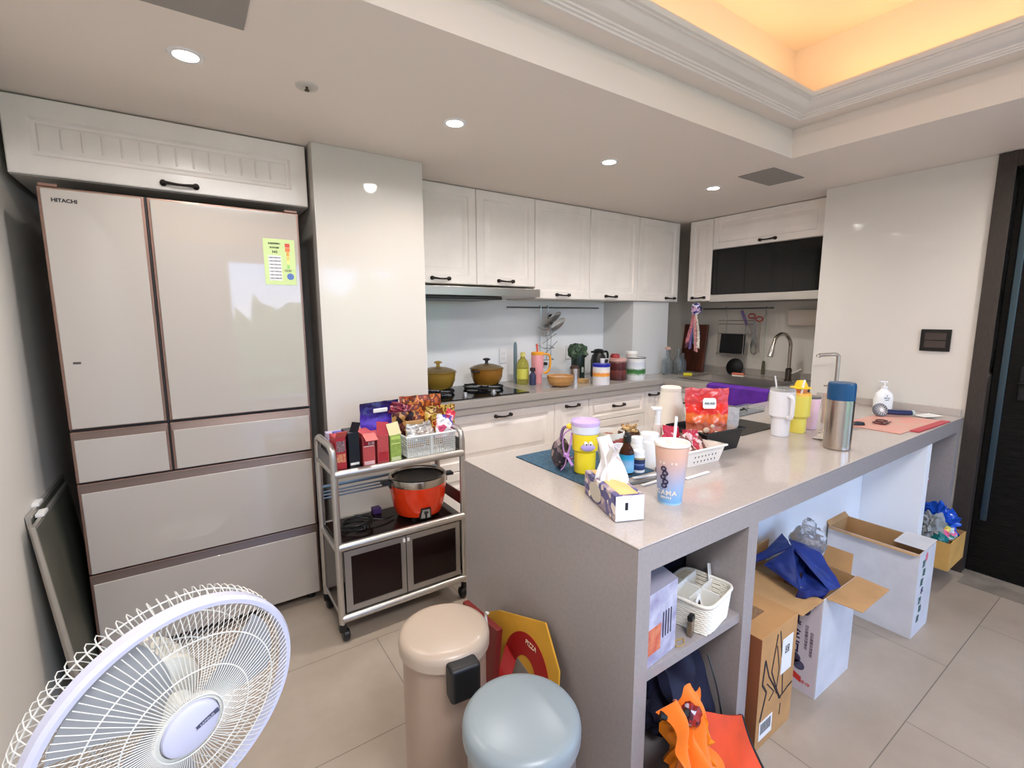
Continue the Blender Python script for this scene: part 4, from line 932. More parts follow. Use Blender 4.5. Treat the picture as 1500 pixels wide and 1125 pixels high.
packet('snack_bag', 'brown and orange snack bag at the back right of the cart', (.93, 2.17, ZS), (0, 0, R(-6)), .21, .245, .04,
       patchmat('bag_brown_orange', [(190, 100, 40), (150, 60, 30), (96, 50, 30), (214, 130, 60), (170, 72, 40)], 22, .3, kind='NOISE'), 3)
packet('snack_bag', 'golden snack bag with a blue star print behind the basket, by the right cart post', (1.0, 2.11, ZS), (R(3), 0, R(-4)), .155, .20, .05,
       patchmat('bag_gold', [(196, 160, 60), (214, 182, 90), (120, 70, 30), (206, 172, 80), (170, 40, 30)], 18, .25, kind='NOISE'), 4,
       extras=(lambda q: MB().prism([(.016*(1 if k % 2 else .45)*math.cos(k*pi/6), .016*(1 if k % 2 else .45)*math.sin(k*pi/6)) for k in range(12)], .001, Matrix.Translation((-.02, -.031, .15)) @ Matrix.Rotation(pi/2, 4, 'X')).build('blue_star', mat('star_blue', (44, 50, 190), .4), q),))
packet('snack_bag', 'dark brown coffee bag showing bean print behind the tan card', (.812, 2.11, ZS), (R(2), 0, R(3)), .12, .185, .035,
       patchmat('bag_beans', [(64, 30, 26), (96, 44, 34), (190, 140, 80), (44, 22, 22)], 45, .35), 5)
packet('snack_bag', 'folded maroon packet sticking out left of the orange-brown bag', (.80, 2.14, ZS+.17), (R(8), R(18), 0), .10, .055, .02, patchmat('bag_maroon', [(110, 20, 44), (140, 40, 60), (200, 120, 130)], 60, .35), 9)
tag(place(MB().box(-.045, .045, 0, .004, 0, .135, .001).build('tan_card', mat('tan_card', (206, 162, 104), .7, var=.05)), (.853, 2.075, ZS+.01), rot=(R(3), 0, 0)), 'plain tan card standing upright in the middle of the cart top', 'card')
packet('snack_packet', 'silver packet lying at the left in the white basket', (.84, 2.02, ZS+.05), (R(-20), R(8), 0), .10, .085, .03, mat('foil_silver', (196, 194, 192), .3, .5, bump=.8, bscale=60), 6, .006)
packet('snack_packet', 'crumpled pale grey packet in the middle of the white basket', (.895, 2.02, ZS+.06), (R(-25), R(-12), R(5)), .09, .08, .035, mat('foil_grey', (178, 170, 164), .35, .4, bump=.8, bscale=60), 7, .007)
packet('snack_packet', 'pink and white packet at the right end of the white basket', (.975, 2.02, ZS+.05), (R(-8), R(10), R(-5)), .085, .115, .03, patchmat('packet_pinkwhite', [(236, 180, 190), (232, 228, 232), (190, 60, 100), (92, 70, 170)], 30, .35), 8, .004)
packet('snack_packet', 'red and pink folded packet leaning outside the right corner of the basket', (1.005, 2.05, ZS+.1), (R(-10), R(28), R(-5)), .05, .085, .01, patchmat('packet_redpink', [(220, 60, 80), (240, 190, 195)], 30, .35), 10, .003)

# rice cooker
ZL = .428
t = thing('rice_cooker', 'orange-red electric rice cooker with steel rim on the cart\'s middle shelf', 'rice cooker', (.862, 2.075, ZL), R(-8))
RED = mat('cooker_red', (222, 58, 22), .16, coat=.5)
m = MB(); m.lathe([(0, .015), (.095, .015), (.108, .022), (.122, .06), (.131, .12), (.134, .165), (0, .165)], seg=56); m.build('cooker_body', RED, t)
m = MB(); m.lathe([(.134, .165), (.136, .168), (.138, .19), (.136, .2), (.130, .202), (.124, .2), (.118, .19), (.115, .1), (.1, .06), (0, .055), (0, .05), (.11, .05), (.12, .165)], seg=56); m.build('steel_rim', mat('cooker_steel', (196, 188, 178), .22, 1), t)
m = MB(); m.lathe([(0, .16), (.1, .165), (.114, .185), (.112, .188), (.09, .175), (0, .172)], seg=48); m.build('inner_dark', mat('cooker_inner', (26, 24, 24), .35), t)
for s in (-1, 1):
    m = MB(); m.box(.125 if s > 0 else -.175, .175 if s > 0 else -.125, -.022, .022, .172, .186, .005); m.box(.128 if s > 0 else -.14, .14 if s > 0 else -.128, -.022, .022, .15, .18, .003); m.build('side_handle', BLACKP, t)
def pan(m, w0, w1, z0, z1, y0, y1, th):
    m._add([(-w0, y0, z0), (w0, y0, z0), (w1, y1, z1), (-w1, y1, z1), (-w0, y0+th, z0), (w0, y0+th, z0), (w1, y1+th, z1), (-w1, y1+th, z1)], [[0, 1, 2, 3], [4, 7, 6, 5], [0, 4, 5, 1], [1, 5, 6, 2], [2, 6, 7, 3], [3, 7, 4, 0]]); return m
m = MB(); pan(m, .030, .022, .016, .072, -.113, -.130, .01); sw = m.build('switch_panel', BLACKP, t)
m = MB(); pan(m, .022, .017, .018, .066, -.1155, -.1315, .002); m.build('switch_plate', mat('plate_silver', (190, 190, 188), .3, .6), sw)
m = MB(); m.box(-.003, .003, -.139, -.122, .025, .055, .002); m.box(-.009, .009, -.139, -.13, .048, .056, .002); m.build('switch_lever', INK, sw)
for k in range(3):
    a = k*2*pi/3; m = MB(); m.cyl((.085*math.cos(a), .085*math.sin(a), 0), .012, .016, 12); m.build('foot', BLACKP, t)
t = thing('power_cable', 'black coiled power cable with a plug on the cart\'s middle shelf', 'cable', (.56, 2.07, ZL+.005))
m = MB(); rnd = random.Random(4)
m.tube([(.055*math.cos(k*.7)*(1+.3*rnd.random()), .045*math.sin(k*.7)*(1+.3*rnd.random()), .004+.0022*k*.5) for k in range(30)]+[(.12, .0, .01), (.18, .02, .006)], .0035, sm=4, seg=7); m.build('cord', BLACKP, t)
m = MB(); m.box(.01, .035, -.06, -.045, .012, .03, .003); m.build('plug_head', BLACKP, t)
m = MB(); m.box(.014, .017, -.074, -.06, .017, .025); m.box(.027, .03, -.074, -.06, .017, .025); m.build('prong', CHROME, t)
tag(place(MB().box(-.02, .02, -.02, .02, 0, .03, .004).build('purple_packet', mat('dark_violet', (70, 44, 100), .5)), (.69, 2.19, ZL+.001)), 'tiny violet packet behind the rice cooker on the cart', 'packet')
# ------------------------------------------------------------------ island
ZI = .84
IX0, IX1, IY0, IY1 = .822, RX-.002, .69, 1.53
t = thing('kitchen_island', 'long grey stone-topped island with open shelves below, in the middle right', 'island', (IX0, IY0, 0))
L, D = IX1-IX0, IY1-IY0
m = MB(); m.box(0, L, 0, D, ZI-.006, ZI, .0025); m.build('worktop', QUARTZ, t)
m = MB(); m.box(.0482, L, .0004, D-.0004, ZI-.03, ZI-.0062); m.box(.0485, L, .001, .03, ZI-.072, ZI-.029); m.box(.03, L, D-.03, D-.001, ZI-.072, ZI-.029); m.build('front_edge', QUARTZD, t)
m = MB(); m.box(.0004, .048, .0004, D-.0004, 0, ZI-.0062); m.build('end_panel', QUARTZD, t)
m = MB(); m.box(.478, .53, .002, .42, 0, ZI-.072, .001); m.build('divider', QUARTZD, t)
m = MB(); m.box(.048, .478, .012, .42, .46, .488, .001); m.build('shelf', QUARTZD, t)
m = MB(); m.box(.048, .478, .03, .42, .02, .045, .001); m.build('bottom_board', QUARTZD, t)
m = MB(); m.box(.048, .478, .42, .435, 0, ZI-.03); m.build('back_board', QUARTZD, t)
WBD = mat('white_board', (246, 247, 250), .35)
m = MB(); m.box(.53, 2.03, .245, .262, 0, ZI-.03); m.build('knee_panel', WBD, t)
m = MB(); m.box(2.01, 2.028, .002, .245, 0, ZI-.072, .001); m.build('side_panel', WBD, t)
m = MB(); m.box(2.028, 2.075, .003, .45, 0, ZI-.072); m.build('cubby_side', WBD, t)
m = MB(); m.box(2.47, L, .004, .45, 0, ZI-.072, .001); m.build('cubby_side', QUARTZD, t)
m = MB(); m.box(2.075, 2.47, .02, .45, .10, .125, .001); m.build('cubby_floor', QUARTZD, t)
m = MB(); m.box(2.075, 2.47, .45, .465, 0, ZI-.03); m.build('back_board', QUARTZD, t)
m = MB(); m.box(.048, L, D-.05, D-.03, .1, ZI-.03); m.build('rear_panel', CAB, t)
m = MB(); m.cyl((.44, .045, .488), .013, .0015, 20); m.build('shelf_fitting', mat('fitting_grey', (120, 112, 104), .4, .6), t)
t = thing('worktop_strip', 'narrow grey stone strip along the glossy wall at the end of the island', 'stone strip', (RX-.001, 1.0, ZI))
m = MB(); m.box(-.012, 0, -.30, .40, 0, .04, .002); m.build('strip', QUARTZ, t)

# --- mat and mugs at the left end
t = tag(place(MB().box(-.15, .15, -.205, .205, 0, .004, .0015).build('placemat', mat('mat_teal', (62, 96, 118), .8, bump=1, bscale=260, rgb2=(40, 70, 92), vscale=140)), (1.148, 1.238, ZI+.0004)), 'dark teal woven placemat at the left end of the island', 'placemat')
ZM = ZI+.005
t = thing('yellow_tumbler', 'bright yellow mug with a lilac strap and lilac patch standing on the teal mat', 'tumbler', (1.085, 1.155, ZM), R(-50))
YE = mat('mug_yellow', (236, 214, 40), .25, coat=.2)
m = MB(); m.lathe([(0, 0), (.032, 0), (.036, .005), (.037, .072), (.037, .075), (.043, .082), (.045, .14), (0, .14)]); m.build('cup', YE, t)
m = MB(); m.lathe([(.0452, .138), (.0475, .141), (.0475, .165), (0, .165)]); m.build('white_band', mat('mug_white', (215, 218, 224), .35), t)
m = MB(); m.lathe([(.0475, .165), (.049, .168), (.049, .178), (.046, .182), (.043, .176), (0, .174)]); m.build('lid', mat('mug_lilac', (206, 180, 226), .35), t)
LIL = mat('strap_lilac', (178, 130, 190), .7)
m = MB(); m.tube([(-.046, -.012, .15), (-.07, -.015, .13), (-.072, -.02, .09), (-.058, -.03, .06), (-.046, -.03, .10), (-.043, -.02, .14)], .0045, sm=5, flat=.5)
m.tube([(-.058, -.03, .06), (-.062, -.035, .03), (-.075, -.038, .012)], .0055, sm=4, flat=.4); m.tube([(-.058, -.03, .062), (-.045, -.046, .05), (-.035, -.05, .035)], .005, sm=3, flat=.4); m.blob((-.058, -.031, .063), (.011, .009, .009), .2, 2, 1, 2); m.build('strap', LIL, t)
m = MB(); m.tube([(-.044, 0, .15), (-.075, .01, .148), (-.085, .012, .10), (-.075, .01, .05), (-.04, 0, .045)], .008, sm=5, flat=.6); m.build('handle', mat('mug_handle', (120, 92, 130), .5), t)
m = MB(); m.blob((-.052, -.004, .157), (.013, .013, .011), .1, 2, 3, 2); m.build('strap_button', mat('button_yellow', (240, 205, 60), .4), t)
m = MB(); m.M = Matrix.Rotation(R(18), 4, 'Z'); m.blob((0, -.046, .098), (.024, .008, .013), .05, 1.5, 2, 3); m.build('lilac_patch', mat('patch_lilac', (176, 160, 214), .4), t)
m = MB(); m.M = Matrix.Rotation(R(18), 4, 'Z')
for s in (-.008, .008): m.blob((s, -.050, .112), (.007, .005, .008), 0, 1, 1, 2)
m.build('white_dots', WHITEP, t)
m = MB(); m.M = Matrix.Rotation(R(18), 4, 'Z')
for s in (-.006, .008): m.blob((s, -.055, .110), (.0022, .0018, .003), 0, 1, 1, 2)
m.build('black_dots', INK, t)
t = thing('dark_pouch', 'dark patterned pouch half hidden behind the yellow mug', 'pouch', (1.045, 1.235, ZM))
m = MB(); m.blob((0, 0, .055), (.035, .03, .055), .12, 2.5, 8, 3, flatz=0); m.build('pouch_body', patchmat('pouch_print', [(60, 52, 58), (110, 92, 96), (40, 36, 44), (150, 130, 128)], 60, .6), t)
t = thing('ceramic_cup', 'cream cup with a red floral rim band behind the tissue box', 'cup', (1.235, 1.185, ZM))
m = MB(); m.lathe([(0, .006), (.028, .006), (.03, 0), (.034, 0), (.036, .008), (.042, .04), (.051, .112), (.052, .117), (.049, .117), (.039, .04), (.032, .012), (0, .010)]); m.build('cup_body', zmat('cup_print', [(0, (214, 204, 186)), (.55, (222, 212, 196)), (.62, (150, 60, 50)), (.8, (176, 90, 76)), (.84, (228, 220, 206)), (1, (232, 226, 214))], 0, .117, .25, noise_amt=.2), t)
t = thing('nut_jar', 'dark glass jar heaped with nuts behind the brown dropper bottle', 'jar', (1.31, 1.165, ZI+.0005))
t.scale = (1, 1, 1.3)
m = MB(); m.lathe([(0, .001), (.036, .001), (.04, .008), (.04, .085), (.036, .09), (.033, .085), (.035, .01), (0, .006)]); m.build('jar_body', mat('jar_brown_glass', (92, 62, 44), .08, trans=.4, ior=1.3), t)
m = MB(); rnd = random.Random(3)
for k in range(26):
    a = rnd.random()*2*pi; r = .028*math.sqrt(rnd.random()); m.blob((r*math.cos(a), r*math.sin(a), .086+rnd.random()*.018), (.009, .006, .006), .1, 2, k, 1)
tag(m.build('nuts', mat('nut_tan', (214, 178, 120), .5, rgb2=(120, 78, 44), vscale=60), t), kind='stuff')
t = thing('dropper_bottle', 'brown bottle with black neck and a bright blue label beside the tissue box', 'bottle', (1.195, 1.068, ZM), R(-35))
m = MB(); m.lathe([(0, 0), (.022, 0), (.0245, .004), (.0245, .07), (.02, .085), (.011, .098), (.0105, .11), (0, .11)]); m.build('bottle_body', mat('amber_dark', (70, 34, 20), .1, trans=.3, ior=1.3), t)
m = MB(); m.lathe([(.0249, .006), (.0249, .068)]); m.build('label', zmat('label_blue', [(0, (92, 180, 222)), (.35, (140, 190, 220)), (.6, (130, 175, 212)), (.75, (36, 160, 205)), (1, (30, 140, 190))], .006, .068, .4, noise_amt=.1), t)
m = MB(); m.lathe([(0, .11), (.013, .11), (.013, .128), (.008, .132), (.007, .14), (0, .141)], seg=20); m.build('cap', BLACKP, t)
t = thing('supplement_bottle', 'little navy-labelled bottle with a white cap right of the blue-labelled one', 'bottle', (1.24, 1.055, ZM), R(-35))
m = MB(); m.lathe([(0, 0), (.02, 0), (.0215, .003), (.0215, .055), (.018, .06), (0, .06)]); m.build('bottle_body', WHITEP, t)
m = MB(); m.lathe([(.0218, .010), (.0218, .046)]); m.build('label', zmat('label_navy', [(0, (30, 48, 96)), (.4, (36, 60, 120)), (.55, (120, 140, 180)), (.62, (26, 40, 84)), (1, (24, 38, 80))], .01, .046, .35), t)
m = MB(); m.lathe([(.0219, .046), (.0219, .052), (.0195, .052), (.0195, .046)]); m.build('gold_band', mat('gold_band', (176, 158, 110), .35, .5), t)
m = MB(); m.lathe([(0, .06), (.0195, .06), (.0195, .072), (.018, .074), (0, .074)]); m.build('cap', WHITEG, t)
t = thing('supplement_bottle', 'white bottle with a wide white cap standing just behind the navy-labelled one', 'bottle', (1.285, 1.105, ZM))
m = MB(); m.lathe([(0, 0), (.022, 0), (.0235, .003), (.0235, .075), (.018, .085), (0, .085)]); m.build('bottle_body', WHITEP, t)
m = MB(); m.lathe([(0, .085), (.021, .085), (.021, .103), (.019, .105), (0, .105)]); m.build('cap', WHITEG, t)
t = thing('supplement_bottle', 'big white bottle with a sky-blue label, tallest of the white-capped bottles', 'bottle', (1.335, 1.09, ZI+.0005))
m = MB(); m.lathe([(0, 0), (.036, 0), (.038, .004), (.038, .085), (.03, .098), (0, .098)]); m.build('bottle_body', WHITEP, t)
m = MB(); m.grid(lambda u, v: (.0385*math.cos(-1.2+u*1.3), .0385*math.sin(-1.2+u*1.3), .012+v*.065), 14, 2); m.build('label', mat('label_sky', (120, 175, 220), .4), t, rec=False)
m = MB(); m.lathe([(0, .098), (.032, .098), (.032, .118), (.029, .12), (0, .12)]); m.build('cap', WHITEG, t)
tag(place(MB().box(-.022, .022, -.018, .018, 0, .022, .006).build('maroon_pouch', mat('maroon_dark', (86, 22, 32), .5, var=.2, vscale=60)), (1.315, 1.015, ZI+.0005), R(20)), 'tiny maroon pouch at the foot of the big white bottle', 'pouch')
t = thing('tall_dispenser', 'slim tall white pump bottle between big white bottle and the snacks', 'bottle', (1.47, 1.165, ZI+.0005), R(-30))
m = MB(); m.lathe([(0, 0), (.017, 0), (.018, .004), (.018, .10), (.014, .12), (0, .12)], seg=24); m.build('bottle_body', mat('tall_bottle', (228, 216, 208), .35), t)
m = MB(); m.lathe([(0, .12), (.0105, .12), (.0105, .175), (0, .175)], seg=16); m.box(-.026, .012, -.012, .012, .175, .187, .004); m.build('pump', WHITEG, t)
# wrapped sticks
STK = mat('paper_sleeve_white', (236, 234, 230), .5)
for (x, y, a, l, lab) in ((1.228, 1.0, -13, .125, 'white wrapped chopsticks lying nearest the little bottles'), (1.205, .958, 0, .12, 'white wrapped straw lying between tissue box and paper cup'), (1.375, .918, 0, .125, 'white wrapped straw poking out at the right of the paper cup')):
    m = MB(); m.box(-l/2, l/2, -.006, .006, 0, .005, .002); o = m.build('wrapped_straw', STK); place(o, (x, y, ZI+.0006+(.004 if x < 1.24 and y > .98 else 0)), R(a)); tag(o, lab, 'straw')
m = MB(); m.box(-.07, .07, -.009, .009, 0, .003, .001); o = m.build('fork_sleeve', mat('sleeve_dark', (88, 92, 92), .5)); tag(place(o, (1.20, .98, ZI+.0004), R(-8)), 'dark slim sleeve lying between the white wrapped sticks', 'sleeve')
# tissue box with tissue
t = thing('tissue_box', 'tissue packet box printed in navy and cream with a tall white tissue sticking out', 'tissue box', (.957, .905, ZI+.0005), R(-22))
NAVY = patchmat('tissue_print', [(84, 80, 132), (220, 206, 190), (96, 92, 146), (190, 172, 168), (74, 72, 120), (232, 222, 210), (150, 132, 150)], 55, .5)
m = MB(); m.box(-.042, .042, -.11, .11, 0, .072, .006, 2); m.build('carton', NAVY, t)
m = MB(); m.box(-.040, .040, -.1125, -.1095, .002, .070, .003); e = m.build('white_end', mat('tissue_end', (232, 234, 242), .5, bump=.6, bscale=40), t)
m = MB(); m.box(-.014, -.006, -.1132, -.112, .032, .052); m.build('end_print', INK, e)
m = MB(); m.box(-.026, .026, -.105, .10, .0715, .0732, .001); m.build('top_print', mat('top_apricot', (240, 196, 124), .5), t)
m = MB(); m.M = Matrix.Translation((-.0425, .02, .035)) @ Matrix.Rotation(-pi/2, 4, 'Y'); m.lathe([(0, .0), (.028, .0), (.028, .0012), (0, .0012)], seg=28, sx=.95, sy=1.5); m.build('side_medallion', mat('medallion', (196, 188, 172), .5), t)
def tis(u, v):
    w = .052*(1-.62*v)*(1+.15*math.sin(v*5)); x = (u-.5)*2*w*.8; y = .02+(.5-u)*.05*(1-.5*v)+.055*v*v-.02
    return (x+.01*math.sin(u*9+v*3)*(.3+v), y+.012*math.sin(u*14)*(1-v*.3), .072+.118*v-.02*abs(2*u-1)**2*v)
m = MB(); m.sheet(tis, 26, 18, .0012); m.sheet(lambda u, v: (.9*tis(u, v)[0]+.004, -tis(u, v)[1]*.9+.03, tis(u, v)[2]*.98), 22, 16, .0012); m.build('tissue', mat('tissue_white', (242, 238, 238), .9), t)
# paper cup
t = thing('paper_cup', 'tall pink-to-blue paper cup with a white straw at the front of the island', 'paper cup', (1.115, .83, ZI+.0005), R(-92))
m = MB(); m.lathe([(0, .004), (.030, .004), (.030, 0), (.033, 0), (.0335, .008), (.047, .168), (.0495, .17), (.0505, .174), (.049, .178), (.046, .175), (.0325, .012), (0, .009)], seg=48); cb = m.build('cup_body', zmat('cup_gradient', [(0, (190, 220, 236)), (.04, (120, 178, 226)), (.3, (160, 178, 212)), (.6, (202, 176, 176)), (.8, (222, 178, 158)), (.955, (224, 182, 162)), (.96, (242, 238, 228)), (1, (244, 240, 232))], 0, .178, .35), t)
m = MB(); m.lathe([(0, .160), (.0445, .160), (.0455, .168), (.0455, .170), (.043, .164), (0, .163)], seg=40); m.build('lid_film', mat('cup_film', (236, 228, 216), .3), t)
m = MB(); m.tube([(0, 0, .02), (.004, .008, .25)], .0042, seg=10); m.build('straw', WHITEG, t)
def oncup(mk, ang, z): 
    r = .0335+(.047-.0335)*(z-.008)/.16+.0006
    return Matrix.Rotation(ang, 4, 'Z') @ Matrix.Translation((0, -r, z)) @ Matrix.Rotation(R(4.8), 4, 'X') @ Matrix.Rotation(pi/2, 4, 'X')
for s_, sz, z, da in (('CAMA', .02, .036, .0), ('COFFEE', .007, .022, .0), ('to go', .012, .125, .12)):
    n = len(s_)
    for i, ch in enumerate(s_):
        if ch == ' ': continue
        a_ = R(20)+da+(i-(n-1)/2)*sz*.78/.036
        o = text('cup_lettering', ch, sz, (0, 0, 0), (0, 0, 0), mat('cup_cream', (238, 228, 216), .5), cb, bold=.0004); o.matrix_local = oncup(0, a_, z)
m = MB()
for k, (z, a_) in enumerate(((.108, 0), (.095, .1), (.083, -.05), (.070, .12), (.058, .02))):
    m.M = oncup(0, R(12)+a_, z) @ Matrix.Translation((0, 0, .0005)); m.tube([(.0068*math.cos(q*pi/7), .0058*math.sin(q*pi/7), 0) for q in range(14)], .0022, seg=6, closed=True)
m.build('cup_motif', mat('motif_navy', (44, 34, 66), .5), cb)

# baskets with snacks
def tray_basket(name, label, x, y, w, d, h, rz, mt, holes, flare=.014, thick=.003, heart=False, grip=False):
    t = thing(name, label, 'basket', (x, y, ZI+.0005), rz)
    m = MB()
    def P(a, b, z, o): f = flare*z/h; return ((w/2-flare+f-o)*a, (d/2-flare+f-o)*b, z)
    vs = []
    for o, zz in ((0, (0, h)), (thick, (h, thick))):
        for z in zz:
            for a, b in ((-1, -1), (1, -1), (1, 1), (-1, 1)): vs.append(P(a, b, z, o))
    fs = []
    for k in range(3):
        for i in range(4): j = (i+1) % 4; fs.append([4*k+i, 4*k+j, 4*k+4+j, 4*k+4+i])
    fs += [[3, 2, 1, 0], [12, 13, 14, 15]]
    m._add(vs, fs); bd = m.build('basket_body', mt, t)
    m = MB(); e = .004; m.tube([P(-1, -1, h, -e), P(1, -1, h, -e), P(1, 1, h, -e), P(-1, 1, h, -e)], .0042, seg=8, closed=True); m.build('rim', mt, t)
    if holes:
        m = MB(); n, k = holes
        for i in range(n):
            for j in range(k):
                px = (i+.5)/n*1.5-.75; z = h*(.25+.3*j); f = flare*z/h; y_ = -(d/2-flare+f)-.0004; xx = (w/2-flare)*px
                m._add([(xx, y_, z-.005), (xx+.0032, y_-.0003, z+.001), (xx, y_-.0006, z+.005), (xx-.0032, y_-.0003, z+.001)], [[0, 1, 2, 3]])
                m._add([(xx, -y_, z-.005), (xx+.0032, -y_+.0003, z+.001), (xx, -y_+.0006, z+.005), (xx-.0032, -y_+.0003, z+.001)], [[0, 3, 2, 1]])
        for j in range(k):
            for q in (-.012, .012):
                z = h*(.3+.3*j); f = flare*z/h; x_ = -(w/2-flare+f)-.0005
                m._add([(x_, q, z-.006), (x_, q+.006, z+.001), (x_, q+.003, z+.005), (x_, q, z+.002), (x_, q-.003, z+.005), (x_, q-.006, z+.001)], [[0, 5, 4, 3, 2, 1]])
        m.build('cut_outs', INK, bd, rec=False)
    if grip:
        m = MB()
        for sx in (-1, 1):
            z = h*.72; f = flare*z/h; x_ = sx*((w/2-flare+f)+.0006); m.prism([(-.03, -.009), (.03, -.009), (.035, 0), (.03, .009), (-.03, .009), (-.035, 0)], .0008, Matrix.Translation((x_, 0, z)) @ Matrix.Rotation(pi/2, 4, 'Z') @ Matrix.Rotation(pi/2, 4, 'X'))
        m.build('grip_opening', mat('grip_tan', (150, 128, 104), .6), bd)
    return t
WBK = mat('basket_cream', (238, 228, 216), .35); BBK = mat('basket_black', (20, 19, 18), .4)
tray_basket('white_basket', 'white plastic basket with small cut-outs holding pink wrapped snacks', 1.51, 1.045, .20, .15, .062, R(-4), WBK, (7, 2))
tray_basket('black_basket', 'black plastic basket behind the white one with grip openings', 1.72, 1.125, .22, .19, .085, R(-4), BBK, None, grip=True)
PKM = patchmat('candy_pink', [(232, 150, 165), (190, 40, 66), (240, 190, 196), (170, 30, 54)], 26, .3)
PKB = patchmat('candy_brown', [(224, 180, 176), (110, 70, 60), (236, 214, 208), (140, 90, 80)], 50, .3)
for i, (x, y, z, rx, ry, rz, w, h, mt, lab) in enumerate(((1.445, 1.06, .03, -20, -14, 20, .055, .075, PKM, 'pink wrapped snack at the left end of the white basket'), (1.475, 1.08, .032, -30, 10, -10, .06, .08, PKM, 'pink wrapped snack second from the left in the white basket'),
        (1.50, 1.035, .03, -24, -8, 6, .055, .06, PKB, 'brown and pink wrapped snack low in the middle of the white basket'), (1.535, 1.05, .03, -20, 5, -12, .055, .066, PKM, 'crimson wrapped snack in the middle of the white basket'), (1.575, 1.045, .03, -26, 14, 8, .055, .062, PKB, 'brown spotted wrapped snack at the right end of the white basket'))):
    packet('wrapped_snack', lab, (x, y, ZI+z-.006), (R(rx), R(ry), R(rz)), w*1.35, h*1.3, .036, mt, 20+i, .004, 'snack')
tag(place(MB().blob((0, 0, .03), (.022, .018, .035), .15, 2, 6, 3).build('green_packet', patchmat('packet_green', [(70, 120, 60), (210, 190, 150), (60, 80, 50)], 60, .4)), (1.43, 1.10, ZI+.035)), 'greenish packet peeking out at the back left of the white basket', 'packet')
RB = zmat('red_bag', [(0, (60, 22, 16)), (.07, (120, 40, 24)), (.16, (206, 120, 90)), (.28, (150, 60, 34)), (.36, (214, 90, 30)), (.46, (226, 110, 30)), (.5, (224, 34, 18)), (.68, (226, 40, 24)), (.71, (206, 50, 50)), (.96, (212, 60, 62)), (1, (228, 120, 120))], 0, .20, .28, noise_amt=.22)
def redx(q):
    o = MB().prism([(-.022, -.02), (.022, -.02), (.026, -.012), (.026, .016), (.02, .022), (-.02, .022), (-.026, .014), (-.026, -.014)], .0015, Matrix.Translation((0, -.030, .14)) @ Matrix.Rotation(R(88), 4, 'X')).build('white_label', WHITEP, q)
    text('label_text', '香脆 蒜頭', .0095, (0, -.0335, .14), (R(88), 0, 0), mat('teal_ink', (70, 110, 112), .5), o)
    m = MB(); 
    for (x, z, r) in ((-.012, .034, .013), (-.035, .026, .009), (.025, .022, .011), (.012, .05, .009)): m.blob((x, -.033, z), (r, .0035, r*.9), .08, 2, int(r*1e3), 2)
    m.build('clove_print', mat('clove', (216, 186, 160), .45), q)
packet('red_snack_bag', 'big red snack bag with a white label standing in the black basket', (1.70, 1.105, ZI+.045), (R(-6), 0, R(-36)), .175, .20, .06, RB, 31, .006, 'snack bag', taper=.08, extras=(redx,))
t = packet('zip_bag', 'clear zip bag half filled with yellow dried snacks at the right of the black basket', (1.79, 1.07, ZI+.05), (R(-4), R(3), R(-34)), .085, .115, .03, mat('zip_plastic', (226, 222, 220), .18, trans=.6, ior=1.1, bump=1, bscale=20), 32, .003, 'bag')
m = MB(); m.blob((0, 0, .024), (.036, .010, .022), .15, 3, 5, 3); tag(m.build('dried_snacks', mat('dried_yellow', (222, 160, 60), .5, rgb2=(190, 110, 40), vscale=60), t), kind='stuff')
t = thing('water_pitcher', 'tall cream conical pitcher at the back of the island, left of the red bag', 'pitcher', (1.775, 1.34, ZI+.0005))
m = MB(); m.lathe([(0, 0), (.074, 0), (.076, .004), (.056, .13), (.043, .2), (.040, .2), (.040, .01), (0, .01)], seg=40); m.build('pitcher_body', mat('pitcher_cream', (236, 228, 214), .25, coat=.2), t)
m = MB(); m.lathe([(0, .2), (.044, .2), (.045, .214), (.040, .22), (0, .22)], seg=36); m.build('lid', mat('pitcher_lid', (240, 234, 222), .3), t)

# --- tumblers
def stanley(x, y, h, r, rz, label, mt, name, lidm, strw=None, hand=True, step=.36):
    t = thing(name, label, 'tumbler', (x, y, ZI+.0005), rz)
    m = MB(); m.lathe([(0, 0), (r*.66, 0), (r*.70, .004), (r*.74, h*step), (r*.80, h*(step+.02)), (r*.97, h*(step+.07)), (r, h*.93), (r*.96, h*.94), (0, h*.94)], seg=44); m.build('cup', mt, t)
    m = MB(); m.lathe([(0, h*.93), (r*.98, h*.93), (r*.98, h*.965), (r*.9, h), (r*.3, h), (0, h*.99)], seg=40); m.build('lid', lidm, t)
    if hand:
        m = MB(); m.tube([(r*.97, 0, h*.86), (r*1.5, 0, h*.85), (r*1.62, 0, h*.76), (r*1.56, 0, h*.5), (r*1.35, 0, h*.42), (r*.95, 0, h*.43)], .0085, sm=5, flat=1.1); m.build('handle', mt, t)
    return t
t = stanley(2.165, 1.045, .215, .052, R(-125), 'big white handled tumbler left of the yellow one', mat('tumbler_white', (236, 234, 238), .25, coat=.2), 'white_tumbler', GLASS)
m = MB(); m.tube([(-.03, 0, .15), (-.05, -.012, .262)], .0035, seg=8); m.build('straw', mat('straw_clear_white', (232, 228, 224), .2), t)
t = stanley(2.29, 1.03, .185, .048, R(0), 'yellow tumbler with an orange ball topper in a yellow cap, behind the white tumbler', mat('tumbler_yellow', (234, 214, 92), .3, coat=.2), 'yellow_straw_tumbler', mat('tumbler_gold', (238, 180, 70), .3), hand=False)
m = MB(); m.tube([(-.02, -.015, .18), (-.008, -.02, .245)], .0045, seg=10); m.build('straw', WHITEG, t)
m = MB(); m.blob((.010, 0, .200), (.028, .026, .022), .03, 1.5, 1, 3); m.build('topper_ball', mat('topper_orange', (240, 160, 110), .45), t)
